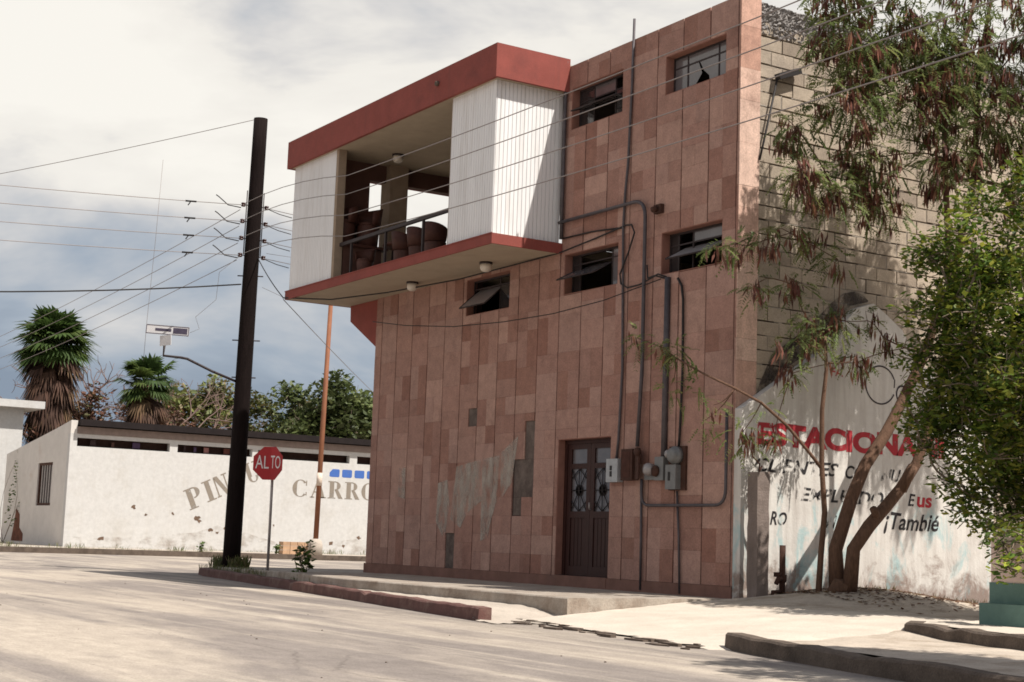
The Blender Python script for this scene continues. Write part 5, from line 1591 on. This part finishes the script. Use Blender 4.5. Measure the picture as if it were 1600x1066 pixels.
leafy_tree('rust_red_tree', 'rust red leaved tree with grey twigs right of shorter palm', (-66,15.3,-.2), far_clumps((-66,15.6,6.2),1.3,2.2,2.0,24,.7,r2,3), BR, .26, .15, 100, r2, .22, (-66,15.3,3.5), M_bark, 'trees behind the white building', mleaf=M_dry)
leafy_tree('green_tree', 'bright green tree top showing above the white house roof', (-74,4.2,-.2), far_clumps((-74,4.2,8.0),1.5,3.0,1.7,24,1.0,r2,4), GR, .34, .2, 100, r2, .28, (-74,4.6,5), M_bark2, 'trees behind the white building')
leafy_tree('yellow_green_shrub', 'yellow green shrub at foot of the olive tree behind roof', (-64,17.5,-.2), far_clumps((-64,17.6,4.8),1.2,2.0,1.0,14,.7,r2,3), [(.16,.17,.05),(.12,.14,.04)], .26, .16, 90, r2, .15, (-64,17.5,3.4), M_bark2, 'trees behind the white building')
# bare twiggy trees
def bare_tree(label, base, h, spread, rng):
    t = thing('bare_tree', label, 'tree', base, 'bare trees behind the white building')
    mb = MB(); 
    def grow(p, d, l, r, lv):
        e = p + d*l
        mid_ = (p+e)/2 + rng.normal(size=3)*l*.06
        mb.tube([tuple(p), tuple(mid_), tuple(e)], [r, r*.85, r*.68], 5 if lv < 3 else 4, cap=False)
        if lv >= 6: return
        for k in range(3 if lv < 5 else 2):
            nd = d + rng.normal(size=3)*(.55 if lv else .45)*spread; nd[2] += .12; nd /= np.linalg.norm(nd)
            grow(e, nd, l*rng.uniform(.62,.85), r*.66, lv+1)
    b = np.array(base, float)
    grow(b, np.array([0,0,1.]), h*.34, .2, 0)
    mb.build('trunk', mat('grey_twig', (.17,.115,.10), .95, .2, 5, 0), t)
bare_tree('grey bare branched tree between tall palm and shorter palm', (-67,9.9,-.2), 8.3, 1.0, np.random.default_rng(41))
bare_tree('grey bare branched tree rising right of the shorter palm', (-67,17.0,-.2), 8.8, 1.0, np.random.default_rng(43))

# weeds, grass and small plants
def tuft(mb, c, n, h, r, rng, pal):
    c = np.array(c, float)
    az = rng.uniform(0, 6.283, n); rr = r*np.sqrt(rng.random(n)); 
    p = c + np.stack([rr*np.cos(az), rr*np.sin(az), np.zeros(n)], 1)
    a2 = rng.uniform(0, 6.283, n); l = h*rng.uniform(.5,1.2,n)
    e = p + np.stack([.5*l*np.cos(a2), .5*l*np.sin(a2), l], 1)
    wv = np.stack([-np.sin(a2), np.cos(a2), np.zeros(n)], 1)*(h*.05)
    m_ = p*.45+e*.55+np.array([0,0,1])*(l*.08)[:,None]
    mb.quads(np.stack([p-wv*.6, p+wv*.6, m_+wv, m_-wv], 1), colmix(n, pal, rng))
    mb.quads(np.stack([m_-wv, m_+wv, e+wv*.15, e-wv*.15], 1), colmix(n, pal, rng))
GP = [(.085,.115,.03),(.11,.13,.04),(.15,.15,.06),(.18,.15,.08)]
mb = MB()
rg = np.random.default_rng(51)
for i in range(36):
    x = rg.uniform(-15.9,-7); s_ = (x+15.2)/(9.6); y = -1.33-1.5*max(0,s_)+rg.uniform(.02,.5)
    tuft(mb, (x,y,-.135), 22, .10, .14, rg, GP)
for i in range(16):
    a_ = rg.uniform(0, 6.28); tuft(mb, (-15.5+.3*math.cos(a_),-.75+.3*math.sin(a_),-.12), 26, .26, .12, rg, GP)
tag(mb.build('verge_grass', M_weed), 'dry green grass on the soil verge around the utility pole', 'grass', kind='stuff')
mb = MB()
for i in range(230):
    y = rg.uniform(-8, 8) if i < 170 else rg.uniform(8, 17)
    x = -38.6-abs(rg.normal())*.5 if i < 140 else WX+.25+abs(rg.normal())*.3
    tuft(mb, (x,y,-.1), 12, .07 if i % 7 else .2, .35, rg, GP)
tag(mb.build('far_grass', M_weed), 'thin strip of grass along the far kerb and wall foot', 'grass', kind='stuff')
mb = MB()
for i in range(50):
    y = rg.uniform(1.8, 5.2); x = .22+abs(rg.normal())*.25
    tuft(mb, (x, y, yard_z(x, y)), 14, .10, .2, rg, [(.16,.10,.06),(.12,.07,.04),(.10,.10,.04)])
n = 4200
px = .2+np.abs(rg.normal(size=n))*.9; py = rg.uniform(.3, 6, n)
cen = np.stack([px, py, np.array([yard_z(a, b) for a, b in zip(px, py)])+.012], 1)
leaves(mb, cen, .085, .035, colmix(n, [(.16,.085,.05),(.10,.05,.035),(.20,.13,.07)], rg), rg, 2.5)
tag(mb.build('leaf_litter', M_weed), 'dry brown leaf litter along the foot of the white wall', 'leaf litter', kind='stuff')
def small_plant(label, base, h, n, rng, name='weed_plant'):
    t = thing(name, label, 'plant', base)
    st = MB(); b = np.array(base, float); lf = MB()
    for k in range(4):
        e = b + np.array([rng.normal()*.10*h*2, rng.normal()*.10*h*2, h*rng.uniform(.6,1.05)])
        pts = limb(st, b, e, .012, .005, rng, .08)
        m_ = n//4
        tt = rng.uniform(.25,1.05,m_)[:,None]
        cen = b+(e-b)*tt + rng.normal(size=(m_,3))*.06
        leaves(lf, cen, .14, .085, colmix(m_, [(.08,.13,.03),(.11,.15,.035),(.05,.09,.025)], rng), rng, .8)
    st.build('stem', M_bark2, t); lf.build('leaves', M_weed, t)
small_plant('leafy green weed growing by the kerb in front of orange pole', (-8.9,-2.05,-.13), .62, 90, np.random.default_rng(61))
small_plant('yellow green climbing shrub at the corner of the white end wall', (-50.2,3.3,-.1), 3.6, 160, np.random.default_rng(62), 'climbing_shrub')
for i, (y, x, l) in enumerate([(7.6,-38.9,'low green weed on the far kerb, left'), (10.6,-38.9,'low green weed on the far kerb right of utility pole')]):
    small_plant(l, (x,y,-.1), .35, 60, np.random.default_rng(70+i))

# small stones on the road and pavement
mb = MB()
for i in range(70):
    x, y = R.uniform(-12, 9), R.uniform(-9.5, -3.9)
    if y > -2.0-.17*(x+12)-1.2 and x < 1: y -= 1.2
    s_ = R.uniform(.004, .012)
    mb.lathe((x, y, -.281), [(s_*.8,0),(s_,s_*.5),(s_*.5,s_*.9)], 6)
tag(mb.build('road_gravel', M_kerbgrey), 'scattered small stones on the dusty road', 'gravel', kind='stuff')

for o in bpy.data.objects:
    if '_org' in o: del o['_org']
